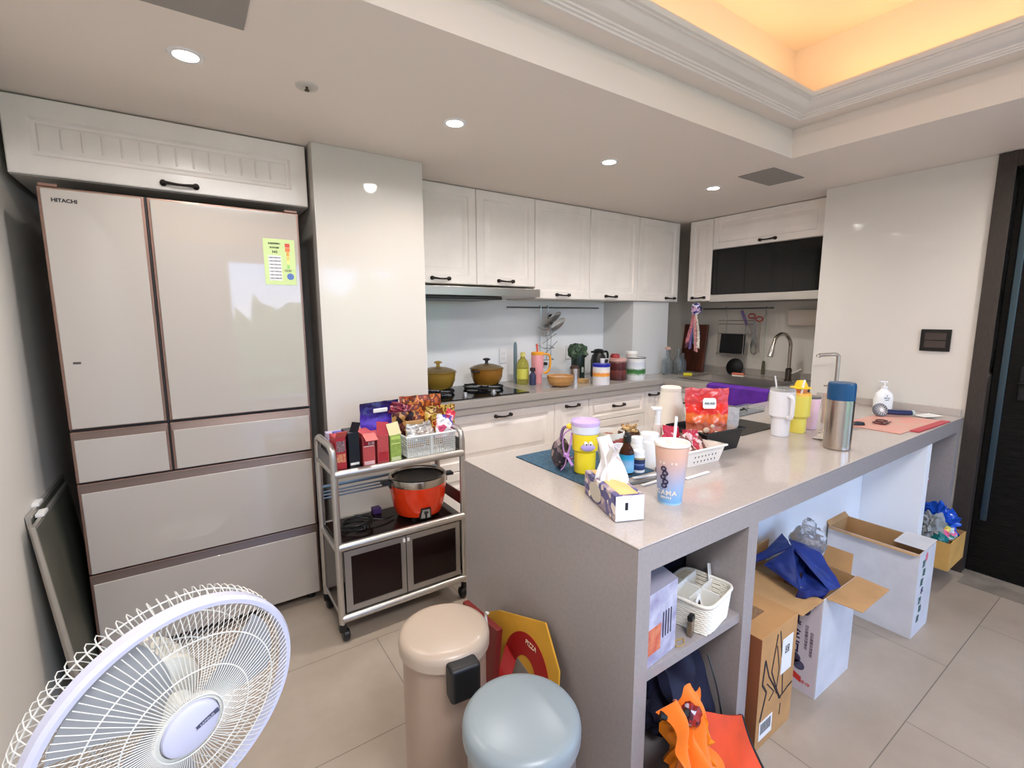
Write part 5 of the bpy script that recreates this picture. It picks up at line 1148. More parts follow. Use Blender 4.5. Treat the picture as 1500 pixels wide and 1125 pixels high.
m = MB(); m.lathe([(0, .036), (.018, .032), (.026, .014), (.027, .006), (.044, .002), (.044, -.001), (0, 0)], (.006, 0, .206), seg=32); m.build('topper_cap', mat('topper_yellow', (246, 205, 40), .4), t)
t = thing('pink_cup', 'plain pale pink cup with dark lid right of the yellow tumbler', 'cup', (2.405, 1.03, ZI+.0005))
m = MB(); m.lathe([(0, 0), (.028, 0), (.030, .004), (.041, .148), (0, .148)], seg=40); m.build('cup', mat('cup_pale_pink', (236, 196, 206), .3), t)
m = MB(); m.lathe([(0, .148), (.041, .148), (.041, .156), (.037, .158), (0, .158)], seg=36); m.build('lid', mat('smoke_lid', (104, 100, 98), .2), t)
t = thing('vacuum_flask', 'brushed steel vacuum flask with a navy-blue lid at the front of the island', 'flask', (2.135, .805, ZI+.0005))
m = MB(); m.lathe([(0, 0), (.044, 0), (.048, .004), (.048, .2), (0, .2)], seg=56); m.build('flask_body', mat('flask_steel', (196, 182, 168), .25, 1), t)
m = MB(); m.lathe([(0, .2), (.0475, .2), (.0485, .203), (.0485, .25), (.0475, .264), (.044, .268), (0, .268)], seg=48); m.build('lid', mat('flask_navy', (18, 74, 118), .35), t)
# filter tap
t = thing('filter_tap', 'slim nickel filter water tap with a right-angled spout behind the steel flask', 'tap', (3.20, 1.24, ZI+.0005))
m = MB(); m.tube([(0, 0, 0), (0, 0, .27), (-.002, .002, .293), (-.015, .010, .302), (-.03, .02, .303), (-.075, .075, .298)], .011, sm=5, seg=14); m.tube([(-.075, .075, .298), (-.078, .079, .285)], .013, seg=14); m.build('spout', mat('tap_satin', (190, 180, 170), .3, .9), t)
m = MB(); m.lathe([(0, 0), (.022, 0), (.022, .008), (.016, .014), (0, .014)], seg=24); m.build('base_ring', CHROME, t)
t = thing('soap_dispenser', 'beige pump dispenser partly hidden by the steel flask', 'dispenser', (2.62, 1.04, ZI+.0005), R(160))
m = MB(); m.lathe([(0, 0), (.026, 0), (.027, .003), (.027, .14), (.02, .15), (0, .15)], seg=28); m.build('bottle_body', mat('dispenser_beige', (200, 176, 160), .35), t)
m = MB(); m.lathe([(0, .15), (.008, .15), (.008, .182), (.011, .182), (.011, .192), (.003, .2), (0, .215)], seg=16); m.box(.0, .036, -.006, .006, .184, .192, .002); m.build('pump', mat('pump_taupe', (150, 130, 118), .35), t)
t = thing('black_box', 'small black gadget box between pink cup and beige dispenser', 'box', (2.56, 1.11, ZI+.0005))
m = MB(); m.box(-.02, .02, -.02, .02, .03, .098, .006); m.build('black_part', BLACKP, t); m = MB(); m.box(-.024, .024, -.022, .022, 0, .03, .004); m.build('foot_part', mat('foot_grey', (170, 160, 156), .4), t)
t = thing('hand_lotion', 'white pump bottle with black lettering near the glossy wall', 'pump bottle', (3.265, 1.02, ZI+.0005), R(-30))
m = MB(); m.lathe([(0, 0), (.045, 0), (.05, .005), (.052, .06), (.045, .09), (.02, .112), (.016, .118), (0, .118)], seg=36, sy=.75); bb = m.build('bottle_body', WHITEG, t)
m = MB(); m.lathe([(0, .118), (.016, .118), (.016, .132), (.006, .134), (.006, .152), (.014, .154), (.014, .162), (0, .163)], seg=20); m.box(-.034, .006, -.008, .008, .154, .163, .003); m.build('pump', WHITEG, t)
for s_, sz, z in (('S', .014, .082), ('derma', .011, .07), ('SOAP', .008, .058)): text('bottle_lettering', s_, sz, (-.012, -.0385, z), (R(84), 0, R(-14)), INK, bb)
# things on the right end
t = thing('pink_folder', 'pink patterned folder with a red spine lying at the right end of the island', 'folder', (2.93, .845, ZI+.0005), R(-2))
m = MB(); m.box(-.31, .19, -.115, .13, 0, .004, .001); m.build('cover', mat('folder_pink', (222, 150, 140), .5, rgb2=(206, 170, 150), vscale=14), t)
m = MB(); m.box(-.20, .205, -.148, -.113, 0, .0055, .002); m.build('spine', mat('folder_red', (186, 62, 72), .45), t)
t = thing('eyeglasses', 'dark red folded eyeglasses lying on the pink folder', 'eyeglasses', (2.80, .88, ZI+.0052), R(8))
m = MB()
for s in (-.032, .032): m.tube([(s+.026*math.cos(k*pi/10), .02*math.sin(k*pi/10), .006) for k in range(20)], .003, closed=True)
m.tube([(-.006, .006, .007), (.006, .006, .007)], .003); m.tube([(-.058, .004, .006), (-.045, -.03, .004), (.06, -.035, .004)], .0028, sm=3); m.tube([(.058, .004, .006), (.05, -.024, .005), (-.05, -.03, .005)], .0028, sm=3)
m.build('frame', mat('glasses_maroon', (70, 20, 24), .3), t)
t = thing('pen_case', 'black oval case lying beside the pink folder, right of the flask', 'case', (2.665, .925, ZI+.0005), R(-40))
m = MB(); m.lathe([(0, 0), (.03, 0), (.034, .008), (.028, .018), (0, .022)], seg=28, sy=.55); m.build('case_body', BLACKP, t)
t = thing('hand_fan', 'small handheld fan with round grey head and navy handle on the pink folder', 'handheld fan', (3.00, .945, ZI+.006), R(-38))
m = MB(); m.M = Matrix.Translation((0, 0, .030)) @ Matrix.Rotation(R(70), 4, 'X'); m.lathe([(0, -.012), (.03, -.012), (.036, -.006), (.036, .006), (.031, .012), (.027, .012), (.027, .004), (0, .004)], seg=36); h_ = m.build('fan_head', mat('fan_head_grey', (112, 114, 120), .3), t)
m = MB(); m.M = Matrix.Translation((0, 0, .030)) @ Matrix.Rotation(R(70), 4, 'X')
for k in range(14):
    a = 2*pi*k/14; m.quadbar((.009*math.cos(a), .009*math.sin(a), .012), (.028*math.cos(a), .028*math.sin(a), .011), .0022, .002)
m.lathe([(0, .014), (.009, .013), (.009, .008), (0, .008)], seg=20); m.build('grille', WHITEP, t)
m = MB(); m.tube([(.03, 0, .022), (.09, -.0, .018), (.155, -.0, .016)], lambda q: .017-.001*q, seg=18, flat=.85); m.build('handle', mat('fan_navy', (36, 44, 84), .3), t)
m = MB(); m.tube([(.155, 0, .016), (.168, 0, .016)], .0165, seg=18, flat=.85); m.build('end_cap', mat('cap_sage', (176, 190, 178), .35), t)
t = thing('white_paper', 'small white folded paper lying against the fan\'s handle end', 'paper', (3.19, .80, ZI+.007), R(-20))
m = MB(); m.sheet(lambda u, v: ((u-.5)*.13, (v-.5)*.07, .001+.004*abs(u-.5)), 9, 5, .001); m.build('sheet', WHITEP, t)
tag(place(MB().blob((0, 0, .008), (.022, .012, .009), .2, 2, 4, 3, flatz=0).build('car_key', BLACKP), (3.215, .93, ZI+.0005)), 'black key fob lying by the wall right of the handheld fan', 'key')
t = thing('white_wrapper', 'crumpled white wrapper lying between the pink cup and the flask', 'wrapper', (2.30, .92, ZI+.0005))
m = MB(); m.sheet(lambda u, v: ((u-.5)*.16, (v-.5)*.05+.02*(u-.5), .003+.006*abs(noise.noise(Vector((u*7, v*4, 2))))), 20, 8, .001); m.build('film', mat('wrapper_film', (226, 218, 206), .25), t)
tag(place(MB().box(-.06, .06, -.05, .05, 0, .004, .001).build('white_coaster', mat('coaster_white', (226, 220, 208), .3)), (2.42, .925, ZI+.0004), R(10)), 'thin white card lying between the crumpled wrapper and the soap dispenser', 'card')
t = thing('induction_mat', 'dark grey mat lying flat right of the black basket', 'mat', (2.2, 1.24, ZI+.0004), R(0))
m = MB(); m.box(-.19, .13, -.11, .12, 0, .005, .002); m.build('mat_sheet', mat('mat_charcoal', (58, 54, 50), .35), t)
t = thing('clear_tray', 'clear acrylic tray with small black and steel bits near the back of the island', 'tray', (2.48, 1.42, ZI+.0005))
m = MB(); m.box(-.17, .17, -.05, .05, 0, .004); m.box(-.17, .17, -.05, -.047, .004, .03); m.box(-.17, .17, .047, .05, .004, .03); m.box(-.17, -.167, -.047, .047, .004, .03); m.box(.167, .17, -.047, .047, .004, .03); m.build('tray_body', mat('acrylic', (225, 228, 230), .05, trans=.85, ior=1.15), t)
for i, (x, y, a, c, l) in enumerate(((2.50, 1.42, 20, BLACKP, 'black peeler lying in the clear tray'), (2.43, 1.41, -15, CHROME, 'steel tea strainer handle lying in the clear tray'), (2.56, 1.43, 40, BLACKM, 'short black clip at the right end of the clear tray'))):
    m = MB(); m.tube([(-.04, 0, .006), (0, .008, .008), (.045, 0, .006)], .005, sm=3, seg=8); o = m.build(('peeler', 'strainer', 'clip')[i], c); tag(place(o, (x, y, ZI+.006), R(a)), l, ('peeler', 'strainer', 'clip')[i])

# ------------------------------------------------------------------ on the island's open shelf
ZF = .4885
t = thing('cutlery_box', 'clear plastic box printed with a red box and fork picture, left on the open shelf', 'box', (.948, .712, ZF), R(6))
m = MB(); m.box(-.07, .07, 0, .10, 0, .20, .002); b0 = m.build('box_body', mat('box_lilac', (200, 200, 218), .25, rgb2=(150, 146, 176), vscale=16), t)
m = MB(); m.box(-.066, -.005, -.0012, .0, .035, .105); m.build('red_print', mat('print_red', (196, 84, 66), .45, rgb2=(222, 140, 100), vscale=30), b0)
m = MB()
for k in range(4): m.box(.004+.012*k, .007+.012*k, -.0016, .0, .06, .13)
m.build('fork_print', mat('print_dark', (60, 54, 72), .4), b0)
m = MB(); m._add([(-.07, 0, .2), (.07, 0, .2), (.07, .1, .2), (-.07, .1, .2), (-.06, .05, .222), (.06, .05, .222)], [[0, 1, 5, 4], [2, 3, 4, 5], [1, 2, 5], [3, 0, 4], [0, 3, 2, 1]]); m.build('lid', mat('lid_smoke', (140, 136, 148), .2), t)
t = thing('blue_carton', 'pale blue lettered carton behind the cutlery box on the shelf', 'box', (.95, .825, ZF), R(0))
m = MB(); m.box(-.07, .07, 0, .12, 0, .235, .002); b0 = m.build('box_body', mat('carton_paleblue', (176, 206, 214), .45), t)
for s_, z in (('VITA', .215), ('MIX', .19)): text('box_lettering', s_, .026, (0, -.001, z), FACE_Y, mat('print_teal', (70, 140, 165), .5), b0)
t = thing('dark_starry_box', 'black box sprinkled with tiny blue and white stars at the back of the shelf', 'box', (1.20, .885, ZF))
m = MB(); m.box(-.09, .09, 0, .07, 0, .25, .002); b0 = m.build('box_body', mat('box_night', (16, 16, 30), .3), t)
m = MB(); rnd = random.Random(8)
for k in range(26): x, z, r = rnd.uniform(-.08, .08), rnd.uniform(.12, .245), rnd.uniform(.001, .003); m.box(x-r, x+r, -.001, 0, z-r, z+r)
m.build('star_print', mat('print_stars', (150, 165, 215), .5), b0)
t = thing('snack_carton', 'grey and green carton lying high between blue carton and the starry box', 'box', (1.062, .85, ZF))
m = MB(); m.box(-.035, .035, 0, .11, 0, .23, .002); m.build('box_body', patchmat('carton_greygreen', [(120, 120, 124), (80, 120, 70), (150, 150, 156), (40, 42, 70)], 30, .4), t)
t = thing('woven_basket', 'cream woven-look basket with inner dividers on the open shelf', 'basket', (1.185, .775, ZF), R(10))
WB = mat('woven_cream', (232, 226, 212), .5, bump=.4, bscale=90)
m = MB(); w, d, h = .078, .070, .085
for i in range(13):
    z = .004+h*i/13
    f = 1+.10*i/13
    m.tube([(w*f*(1 if math.cos(q) > 0 else -1)*abs(math.cos(q))**.35, d*f*(1 if math.sin(q) > 0 else -1)*abs(math.sin(q))**.35+0, z+.0012*math.sin(q*20+i*pi)) for q in [2*pi*k/60 for k in range(60)]], .0036, closed=True, seg=6)
m.box(-w*.95, w*.95, -d*.95, d*.95, 0, .003); m.build('basket_body', WB, t)
m = MB(); m.tube([(w*1.12*(1 if math.cos(q) > 0 else -1)*abs(math.cos(q))**.35, d*1.12*(1 if math.sin(q) > 0 else -1)*abs(math.sin(q))**.35, h+.004) for q in [2*pi*k/60 for k in range(60)]], .005, closed=True, seg=8); m.build('rim', WB, t)
m = MB(); m.box(-.002, .002, -.066, .066, .004, h+.008); m.box(-.074, .074, -.016, -.013, .004, h+.008); m.box(-.074, .074, .034, .037, .004, h+.016); m.build('divider', mat('divider_white', (238, 236, 228), .4), t)
for i, (x, y, rx, l) in enumerate(((1.262, .775, 12, 'white folded leaflet sticking out at the right of the woven basket'), (1.145, .728, -8, 'white ticket with black print at the front of the woven basket'))):
    t = thing('leaflet', l, 'leaflet', (x, y, ZF+.055), rot=(R(-12), R(rx*2), R(20)))
    m = MB(); m.box(-.018, .018, 0, .003, 0, .075 if i == 0 else .045, .001); s_ = m.build('paper', WHITEP, t)
    if i: m = MB(); m.box(-.012, .004, -.0006, 0, .02, .034); m.build('print_block', INK, s_)
t = thing('lighter', 'small upright dark and silver lighter in front of the woven basket', 'lighter', (1.092, .725, ZF), R(15))
m = MB(); m.box(-.011, .011, -.007, .007, 0, .048, .003); m.build('case', mat('lighter_silver', (150, 136, 118), .25, .8), t)
m = MB(); m.box(-.0115, .0115, -.0075, .0075, .048, .062, .003); m.build('cap', BLACKP, t)
t = thing('rubber_band', 'twisted ochre rubber band lying on the open shelf', 'rubber band', (1.04, .722, ZF))
m = MB(); m.tube([(.02*math.cos(k*pi/6)*(1+.3*math.sin(k)), .01*math.sin(k*pi/6), .002+.001*math.sin(k*2)) for k in range(12)], .0012, sm=3, closed=True, seg=6); m.build('band', mat('ochre', (190, 150, 60), .6), t)

# below the shelf: bags
def bag(name, label, cat, c, rad, mt, seed, amp=.3, fq=1.6, extra=None, fz=None):
    t = thing(name, label, cat, (c[0], c[1], 0))
    m = MB(); m.blob((0, 0, c[2]), rad, amp, fq, seed, 4, flatz=fz, ridged=True); m.build('bag_body', mt, t)
    if extra: extra(t)
    return t
ORG = mat('orange_fabric', (240, 118, 14), .55, sheen=.2, bump=.3, bscale=60)
t = thing('orange_jacket', 'crumpled bright orange jacket with black trim spilling from the lower shelf', 'jacket', (.925, .69, 0))
def drape(u, v):
    x = -.042+.165*u+.015*math.sin(v*7+u*3); y = -.02-.10*math.sin(v*pi*.6)-.035*math.sin(u*9+v*5)*v; z = .40-.37*v+.02*math.sin(u*12+v*3)
    n = noise.noise(Vector((u*3.2, v*4.5, 3)))*.045+abs(noise.noise(Vector((u*5, v*4, 9))))*.02
    return (x+n*.4, y-n, z+n*.5)
m = MB(); m.sheet(drape, 46, 60, .004); m.build('jacket_body', ORG, t)
m = MB()
m.blob((.075, -.04, .25), (.05, .05, .085), .5, 1.6, 4, 4, ridged=True); m.blob((.02, -.06, .10), (.06, .05, .07), .5, 1.6, 7, 4, ridged=True); m.blob((.07, -.09, .045), (.07, .07, .04), .4, 1.8, 9, 4, flatz=.002, ridged=True); m.build('sleeve_folds', mat('orange_light', (244, 140, 24), .55, bump=.3, bscale=60), t)
m = MB(); m.tube([(-.04, -.03, .40), (.0, -.05, .385), (.05, -.05, .38), (.085, -.04, .375)], .010, sm=4); m.build('black_trim', BLACKP, t)
m = MB(); m.tube([(-.045, -.10, .19), (-.01, -.13, .17), (.03, -.12, .165), (.04, -.10, .14)], .008, sm=4); m.build('black_trim', BLACKP, t)
m = MB(); m.blob((.06, -.05, .365), (.03, .025, .028), .3, 2, 3, 3); m.build('red_lining', patchmat('lining_red', [(120, 20, 22), (60, 14, 30), (190, 190, 210), (150, 30, 20)], 70, .5), t)
t = thing('orange_bag', 'flat orange-red shopping bag with a black edge leaning out of the lower shelf', 'bag', (1.10, .68, .0))
def ob(u, v): return (-.05+.25*u, .05-.09*v-.05*u+.008*math.sin(u*6+v*4), .285-.25*v-.12*u*(1-v)*.9-.01)
m = MB(); m.sheet(ob, 16, 16, .012); m.build('bag_body', mat('orange_red_fabric', (222, 72, 20), .6, var=.08, vscale=8), t)
m = MB(); m.tube([Vector(ob(1, k/8)) for k in range(9)], .009, seg=8, flat=.6); m.build('black_edge', BLACKP, t)
t = thing('navy_bag', 'dark navy cloth bag stuffed under the open shelf', 'bag', (1.16, .80, .046))
def nb(u, v): return (-.09+.19*u+.03*v, .02-.07*v+.05*noise.noise(Vector((u*3, v*3, 4))), .36-.30*v-.18*u*v*.2+.03*math.sin(u*5))
m = MB(); m.sheet(nb, 20, 22, .03); m.blob((0, .06, .16), (.12, .06, .15), .25, 1.6, 5, 4, ridged=True); m.build('bag_body', mat('navy_fabric', (26, 28, 52), .75, bump=.4, bscale=80), t)
m = MB(); m.tube([(.03, -.07, .34), (.05, -.09, .25), (.09, -.085, .15), (.11, -.08, .10)], .004, sm=4, flat=.5); m.build('seam_strap', mat('strap_grey', (84, 92, 96), .6), t)

# ------------------------------------------------------------------ boxes under the island
KC = mat('kraft_brown', (186, 138, 86), .7, var=.06, vscale=7); KD = mat('kraft_dark', (132, 78, 48), .7)
t = thing('brown_carton', 'closed brown carton with black line drawing and a white label, beside the island shelf', 'carton', (1.374, .666, 0), R(1))
m = MB(); m.box(0, .232, 0, .245, 0, .392, .002); b0 = m.build('box_body', KC, t)
m = MB(); m._add([(-.0006, 0, 0.002), (-.0006, .245, .002), (-.0006, .245, .39), (-.0006, 0, .39)], [[0, 3, 2, 1]]); m.build('side_print', KD, b0)
m = MB()
def stroke(m, pts, w):
    for a, b in zip(pts, pts[1:]): m.quadbar((a[0], -.0007, a[1]), (b[0], -.0007, b[1]), .0008, w) if False else m.quadbar((a[0], -.0007, a[1]), (b[0], -.0007, b[1]), w, .0008, up=(0, 1, 0))
stroke(m, [(.10, .37), (.075, .25), (.14, .125), (.16, .13), (.19, .138)], .006); stroke(m, [(.115, .375), (.15, .22), (.16, .13)], .005); stroke(m, [(.03, .31), (.06, .24), (.15, .12)], .006)
stroke(m, [(.03, .31), (.02, .23), (.05, .19), (.02, .10)], .008); stroke(m, [(.05, .22), (.10, .17), (.07, .15)], .004); stroke(m, [(.10, .33), (.125, .24), (.115, .17)], .004); stroke(m, [(.19, .14), (.225, .145)], .006); stroke(m, [(.15, .06), (.152, .10)], .004); stroke(m, [(.085, .21), (.12, .15)], .003)
m.build('line_drawing', INK, b0)
m = MB(); m.box(.135, .205, -.0014, -.0004, .21, .335); l_ = m.build('white_label', WHITEP, b0); text('label_text', '回', .03, (.168, -.002, .29), FACE_Y, INK, l_)
m = MB(); m.box(.02, .10, -.0014, -.0004, .03, .095); l_ = m.build('barcode_label', WHITEP, b0)
m = MB()
for k in range(18): 
    w_ = .0012 if k % 3 else .0025; m.box(.027+.0037*k, .027+.0037*k+w_, -.0018, -.001, .05, .088)
m.build('barcode', INK, l_)
m = MB(); m.box(.07, .15, .07, .13, .3915, .3925); m.build('top_print', mat('kraft_print', (110, 84, 60), .7, rgb2=(150, 112, 74), vscale=200), b0)
PWH = mat('printed_white_card', (208, 206, 208), .45, var=.03, vscale=10)
def open_box(t, w, d, h, th, outer, inner=None):
    inner = inner or CARD
    m = MB(); m.box(0, w, 0, th, 0, h); m.box(0, w, d-th, d, 0, h); m.box(0, th, th, d-th, 0, h); m.box(w-th, w, th, d-th, 0, h); m.box(th, w-th, th, d-th, 0, th); bo = m.build('box_body', outer, t)
    m = MB(); e = .0006; m.box(th, w-th, th, th+e, th, h+e); m.box(th, w-th, d-th-e, d-th, th, h+e); m.box(th, th+e, th, d-th, th, h+e); m.box(w-th-e, w-th, th, d-th, th, h+e); m.box(th, w-th, th, d-th, th, th+e)
    m.build('inside', inner, t); return bo
def flap(t, a, b, out, mt, th=.003):
    a = Vector(a); b = Vector(b); o = Vector(out); n = (b-a).cross(o).normalized()*th
    k = (b-a)*.04
    vs = [a, b, b+o-k, a+o+k]; m = MB(); m._add(vs+[v+n for v in vs], [[3, 2, 1, 0], [4, 5, 6, 7], [0, 1, 5, 4], [1, 2, 6, 5], [2, 3, 7, 6], [3, 0, 4, 7]]); return m.build('flap', mt, t)
t = thing('open_carton', 'open white printed carton with flaps out, holding a blue cloth bag', 'carton', (1.762, .658, 0))
w, d, h = .276, .262, .385
bo = open_box(t, w, d, h, .004, PWH)
flap(t, (0, 0, h), (0, d, h), (-.13, 0, -.015), CARD); flap(t, (w, 0, h), (0.02, 0, h), (0, -.105, .0), CARD); flap(t, (w, d-.02, h), (w, .02, h), (.03, 0, .07), CARD); flap(t, (w-.002, d, h), (.0, d, h), (0, .0, .07), CARD) if False else None
flap(t, (.004, d-.004, h), (w*.35, d-.004, h), (0, -.01, .105), CARD); None
m = MB(); m._add([(-.0005, .004, .004), (-.0005, d-.004, .004), (-.0005, d-.004, h-.004), (-.0005, .004, h-.004)], [[0, 3, 2, 1]]); sp_ = m.build('printed_side', mat('print_mauve', (200, 190, 198), .45), bo)
for k, ch in enumerate('真金面'): text('box_characters', ch, .05, (-.0012, .088, .275-.055*k), FACE_X, mat('violet_ink', (52, 40, 72), .5), sp_, bold=.001)
for k in range(2): text('box_small_print', '日日新鮮天然食材', .012, (-.0012, .045-.018*k, .22-.02*k), (pi/2, pi/2, -pi/2), mat('violet_ink2', (96, 80, 100), .5), sp_)
m = MB()
for (y, z, a, b_) in ((.055, .325, .018, .024), (.04, .352, .018, .013), (.085, .125, .028, .02), (.062, .10, .02, .018), (.108, .11, .014, .016)):
    m.prism([(a*math.cos(q*pi/12), b_*math.sin(q*pi/12)) for q in range(24)], .0007, Matrix.Translation((-.0006, y, z)) @ Matrix.Rotation(-pi/2, 4, 'Z') @ Matrix.Rotation(pi/2, 4, 'X'))
m.build('plum_print', mat('plum_ink', (86, 84, 112), .5, rgb2=(50, 42, 70), vscale=30), sp_)
m = MB(); m._add([(-.0012, .105, .066), (-.0012, .10, .050), (-.0012, .05, .034), (-.0012, .05, .058), (-.0012, .09, .074)], [[0, 1, 2, 3, 4]]); m.build('red_ribbon_print', mat('ribbon_ink', (206, 56, 48), .5), sp_, rec=False)
text('box_small_print', '手作', .016, (-.0012, .035, .04), FACE_X, mat('ribbon_ink', (206, 56, 48)), sp_)
# blue bag and plastic bag in that carton
t = thing('blue_cloth_bag', 'royal blue cloth bag folded open on top of the open carton', 'bag', (1.87, .735, .395))
t.scale = (1.25, 1.25, 1.05)
BL = mat('royal_fabric', (14, 40, 116), .6, bump=.35, bscale=90, var=.12, vscale=9)
def fold(m, P, n=14, th=.004, puff=.012, seed=0):
    """one cloth facet spanned by three or four corners, slightly slack"""
    P = [Vector(q) for q in P]
    if len(P) == 3: P = [P[0], P[1], P[2], P[2]]
    nrm = (P[1]-P[0]).cross(P[3]-P[0]).normalized()
    def fn(u, v):
        a = P[0].lerp(P[1], u); b = P[3].lerp(P[2], u); q = a.lerp(b, v*.985)
        return q+nrm*(puff*math.sin(pi*u)*math.sin(pi*v)+.012*noise.noise(Vector((u*3+seed, v*3, seed)))*min(1, 4*u*(1-u)+.1))
    m.sheet(fn, n, n, th)
m = MB()
pk, lf, fr_, rt_, bk, cn = (-.07, .04, .125), (-.145, -.02, .03), (-.055, -.06, .012), (.13, .06, .05), (.06, .13, .09), (.0, .03, .05)
fold(m, [lf, fr_, cn], seed=1, puff=-.012); fold(m, [fr_, (.015, -.062, .0), pk], seed=2); fold(m, [(.015, -.062, .0), rt_, (.02, .09, .10), pk], seed=3, puff=.02)
fold(m, [lf, cn, pk], seed=4, puff=-.01); fold(m, [lf, pk, (-.12, .09, .05)], seed=5); fold(m, [pk, bk, (-.12, .12, .04)], seed=6)
fold(m, [fr_, lf, (-.12, .0, -.03), (-.04, -.035, -.04)], seed=7)
m.build('bag_body', BL, t)
m = MB(); m.tube([(-.13, -.02, .03), (-.09, .03, .055), (-.03, .05, .10)], .0014, sm=5); m.build('cord', mat('tan_cord', (200, 170, 110), .6), t)
t = thing('clear_plastic_bag', 'crumpled see-through plastic bag lying on the blue cloth bag', 'plastic bag', (1.965, .81, .455))
m = MB(); m.blob((0, 0, .035), (.078, .06, .055), .22, 1.6, 12, 4); m.blob((.0, .0, .085), (.03, .026, .04), .3, 1.6, 3, 4); m.build('bag_body', PLAST, t)
m = MB(); m.blob((.01, 0, .03), (.04, .035, .025), .3, 2, 4, 3); m.build('contents', mat('bag_contents', (170, 160, 160), .6, rgb2=(96, 84, 86), vscale=40), t)
# second white carton
t = thing('open_carton', 'tall open white carton with vertical green lettering, right one under the island', 'carton', (2.448, .58, 0), R(0))
w, d, h = .205, .345, .382
bo = open_box(t, w, d, h, .004, PWH)
flap(t, (0, d, h), (0, 0, h), (-.035, 0, .005), CARD); m = MB(); m.sheet(lambda u, v: (.06+.155*u, .0+.11*v, h+.003+.004*u), 5, 5, .002); m.build('flap', PWH, t)
flap(t, (0, d-.004, h), (w, d-.004, h), (0, .045, .055), CARD)
for k, ch in enumerate('頂級鮮水餃粉皮'): text('box_characters', ch, .034, (.075 if k % 2 else .06, -.0012, .325-.042*k), FACE_Y, mat('green_ink', (60, 96, 92), .5) if k != 3 else mat('navy_ink', (70, 76, 110), .5), bo, bold=.0006)
m = MB(); m.prism([(.014*math.cos(q*pi/8), .02*math.sin(q*pi/8)) for q in range(16)], .0008, Matrix.Translation((.09, -.0002, .35)) @ Matrix.Rotation(pi/2, 4, 'X')); m.build('pink_seal', mat('seal_pink', (214, 110, 130), .5), bo)
# third small cardboard box with bags in right cubby
t = thing('small_carton', 'small plain cardboard box full of bags sticking out of the right cubby', 'carton', (2.985, .60, .127))
w, d, h = .255, .22, .14
open_box(t, w, d, h, .004, mat('cardboard_warm', (206, 158, 84), .75, var=.05, vscale=9))
bag_c = lambda n, l, c, r, mt, s, **k: None
def lump(name, label, cat, loc, rad, mt, seed, amp=.5, sub=4):
    t = thing(name, label, cat, loc); m = MB(); m.blob((0, 0, rad[2]*.8), rad, amp, 1.8, seed, sub, ridged=True); m.build('bag_body', mt, t); return t
lump('blue_plastic_bag', 'shiny blue plastic bag at the right side of the small cardboard box', 'plastic bag', (3.19, .70, .24), (.065, .07, .08), mat('plastic_blue', (26, 80, 190), .2, coat=.3, bump=1, bscale=30), 3)
lump('grey_plastic_bag', 'grey clear plastic bag with handles on the small cardboard box', 'plastic bag', (3.05, .70, .25), (.05, .05, .07), mat('plastic_greyclear', (176, 180, 180), .2, trans=.4, ior=1.15, bump=1, bscale=30), 5)
lump('colourful_packet', 'pink and yellow patterned packet between the bags in the small cardboard box', 'packet', (3.11, .655, .235), (.055, .045, .045), patchmat('packet_bright', [(226, 110, 150), (226, 200, 90), (180, 200, 210), (60, 140, 120)], 40, .3), 7, .3)
lump('teal_packet', 'small teal packet at the left edge of the small cardboard box', 'packet', (3.02, .65, .225), (.03, .03, .04), mat('packet_teal', (20, 110, 110), .35, bump=.6), 8, .3, 3)
lump('white_plastic_bag', 'thin whitish plastic bag with blue print hanging high in the right cubby', 'plastic bag', (3.13, .85, .36), (.12, .07, .13), mat('plastic_white_thin', (186, 184, 188), .25, trans=.5, ior=1.12, bump=1, bscale=25), 9, .4)
t = thing('striped_packet', 'tiny blue and red striped packet in front of the whitish plastic bag', 'packet', (3.19, .765, .485), rot=(0, R(-20), 0))
m = MB()
for k, c in enumerate(((60, 140, 190), (230, 230, 232), (50, 90, 170), (190, 60, 70), (230, 230, 232))):
    pass
m.box(-.025, .025, 0, .004, 0, .06); m.build('wrapper', zmat('striped_wrap', [(0, (190, 60, 70)), (.2, (230, 230, 232)), (.4, (40, 80, 170)), (.6, (90, 170, 205)), (.8, (230, 230, 232))], 0, .06, .4, interp='CONSTANT'), t)

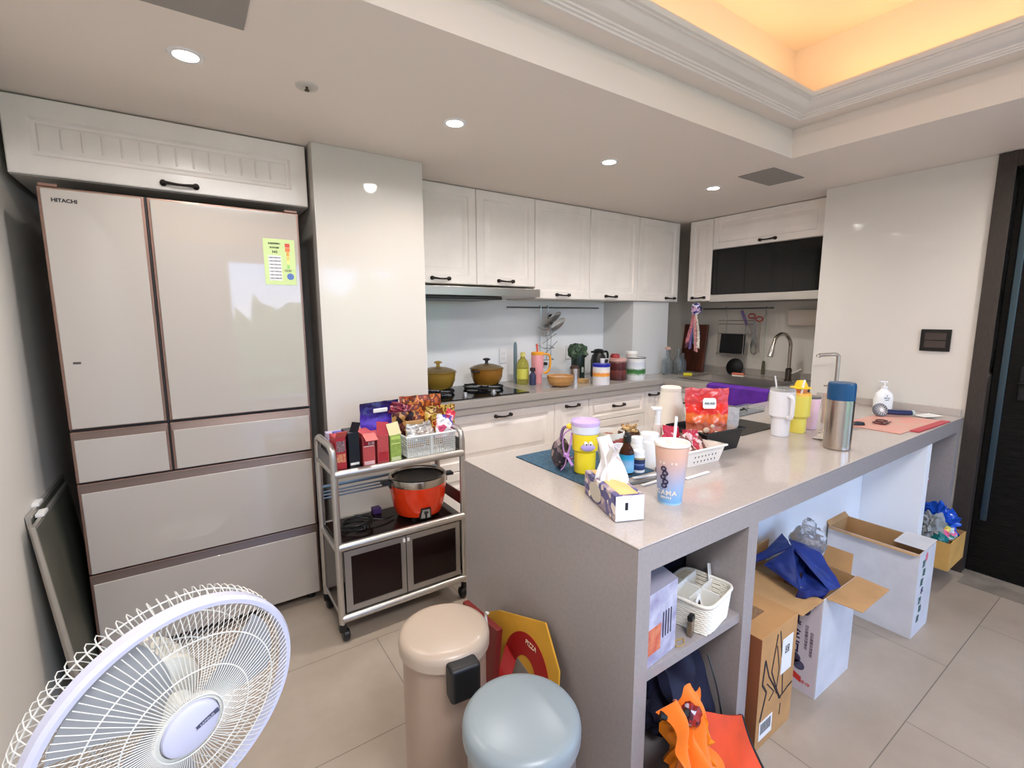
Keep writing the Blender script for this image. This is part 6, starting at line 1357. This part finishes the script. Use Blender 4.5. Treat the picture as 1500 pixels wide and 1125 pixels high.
# ------------------------------------------------------------------ outside: trees beyond the window (seen only as reflections)
for i, (x, y, z, r) in enumerate(((2.2, -12, -1.2, 1.6), (6.4, -14.4, -.3, 1.8), (9.6, -13, -.4, 1.8), (-1.4, -13, -1.7, 1.5))):
    t = thing('garden_tree', 'leafy green tree outside the window, seen only in the glossy reflections', 'tree', (x, y, -2.5), group='garden trees outside the window')
    m = MB(); m.blob((0, 0, z+2.5+.9), (r*1.05, r*.7, r*1.1), .6, 3.5, i+3, 4); m.build('crown', mat('leaves', (150, 185, 110), .8, rgb2=(90, 130, 72), vscale=3), t)
    m = MB(); m.tube([(0, 0, -.2), (0, 0, z+2.2)], .12, seg=10); m.build('trunk', mat('bark', (90, 74, 60), .9), t)
# flat fill lamp added out of view in the tray ceiling to brighten the room
m = MB(); m.box(-30, 30, -45, -3.45, -2.62, -2.5); st('floor_garden', m, mat('lawn', (96, 124, 70), .9))
t = thing('fill_lamp', 'flat white square fill lamp added in the tray ceiling behind the viewer', 'fill lamp', (.5, -.4, 2.64))
m = MB(); m.box(-.36, .36, -.36, .36, -.24, -.20, .01); m.build('housing', WHITEP, t)
m = MB(); m.tube([(0, 0, 0), (0, 0, -.2)], .012); m.build('stem', WHITEP, t)
area('fill_lamp_light', (.5, -.4, 2.395), (0, 0, 0), .66, .66, 38, (246, 248, 255))
# things of one kind share a group
GR = {'ceiling_downlight': 'recessed ceiling downlights', 'upper_cabinet': 'white upper cabinets', 'base_cabinet': 'white base cabinets', 'powder_can': 'powder cans on the back counter',
      'glass_bottle': 'clear glass bottles beside the pillar', 'pan_lid': 'pan lids in the wall rack', 'wall_socket': 'sockets on the splashback', 'wrapped_snack': 'wrapped snacks in the white basket',
      'snack_bag': 'snack bags on the cart', 'snack_packet': 'packets in the lattice basket', 'pedal_bin': 'pedal bins', 'supplement_bottle': 'white-capped bottles on the island',
      'wrapped_straw': 'white wrapped sticks on the island', 'screen_panel': 'screen panels leaning on the left wall', 'open_carton': 'open white cartons under the island', 'glass_pot': 'amber glass pots on the hob', 'ceiling_hatch': 'grey ceiling hatches', 'wall_rail': 'kitchen hanging rails'}
for o in list(S.objects):
    k = o.name.split('.')[0]
    if o.parent is None and 'group' not in o:
        if k in GR: o['group'] = GR[k]
        elif k == 'carton': o['group'] = 'boxes on the cart'
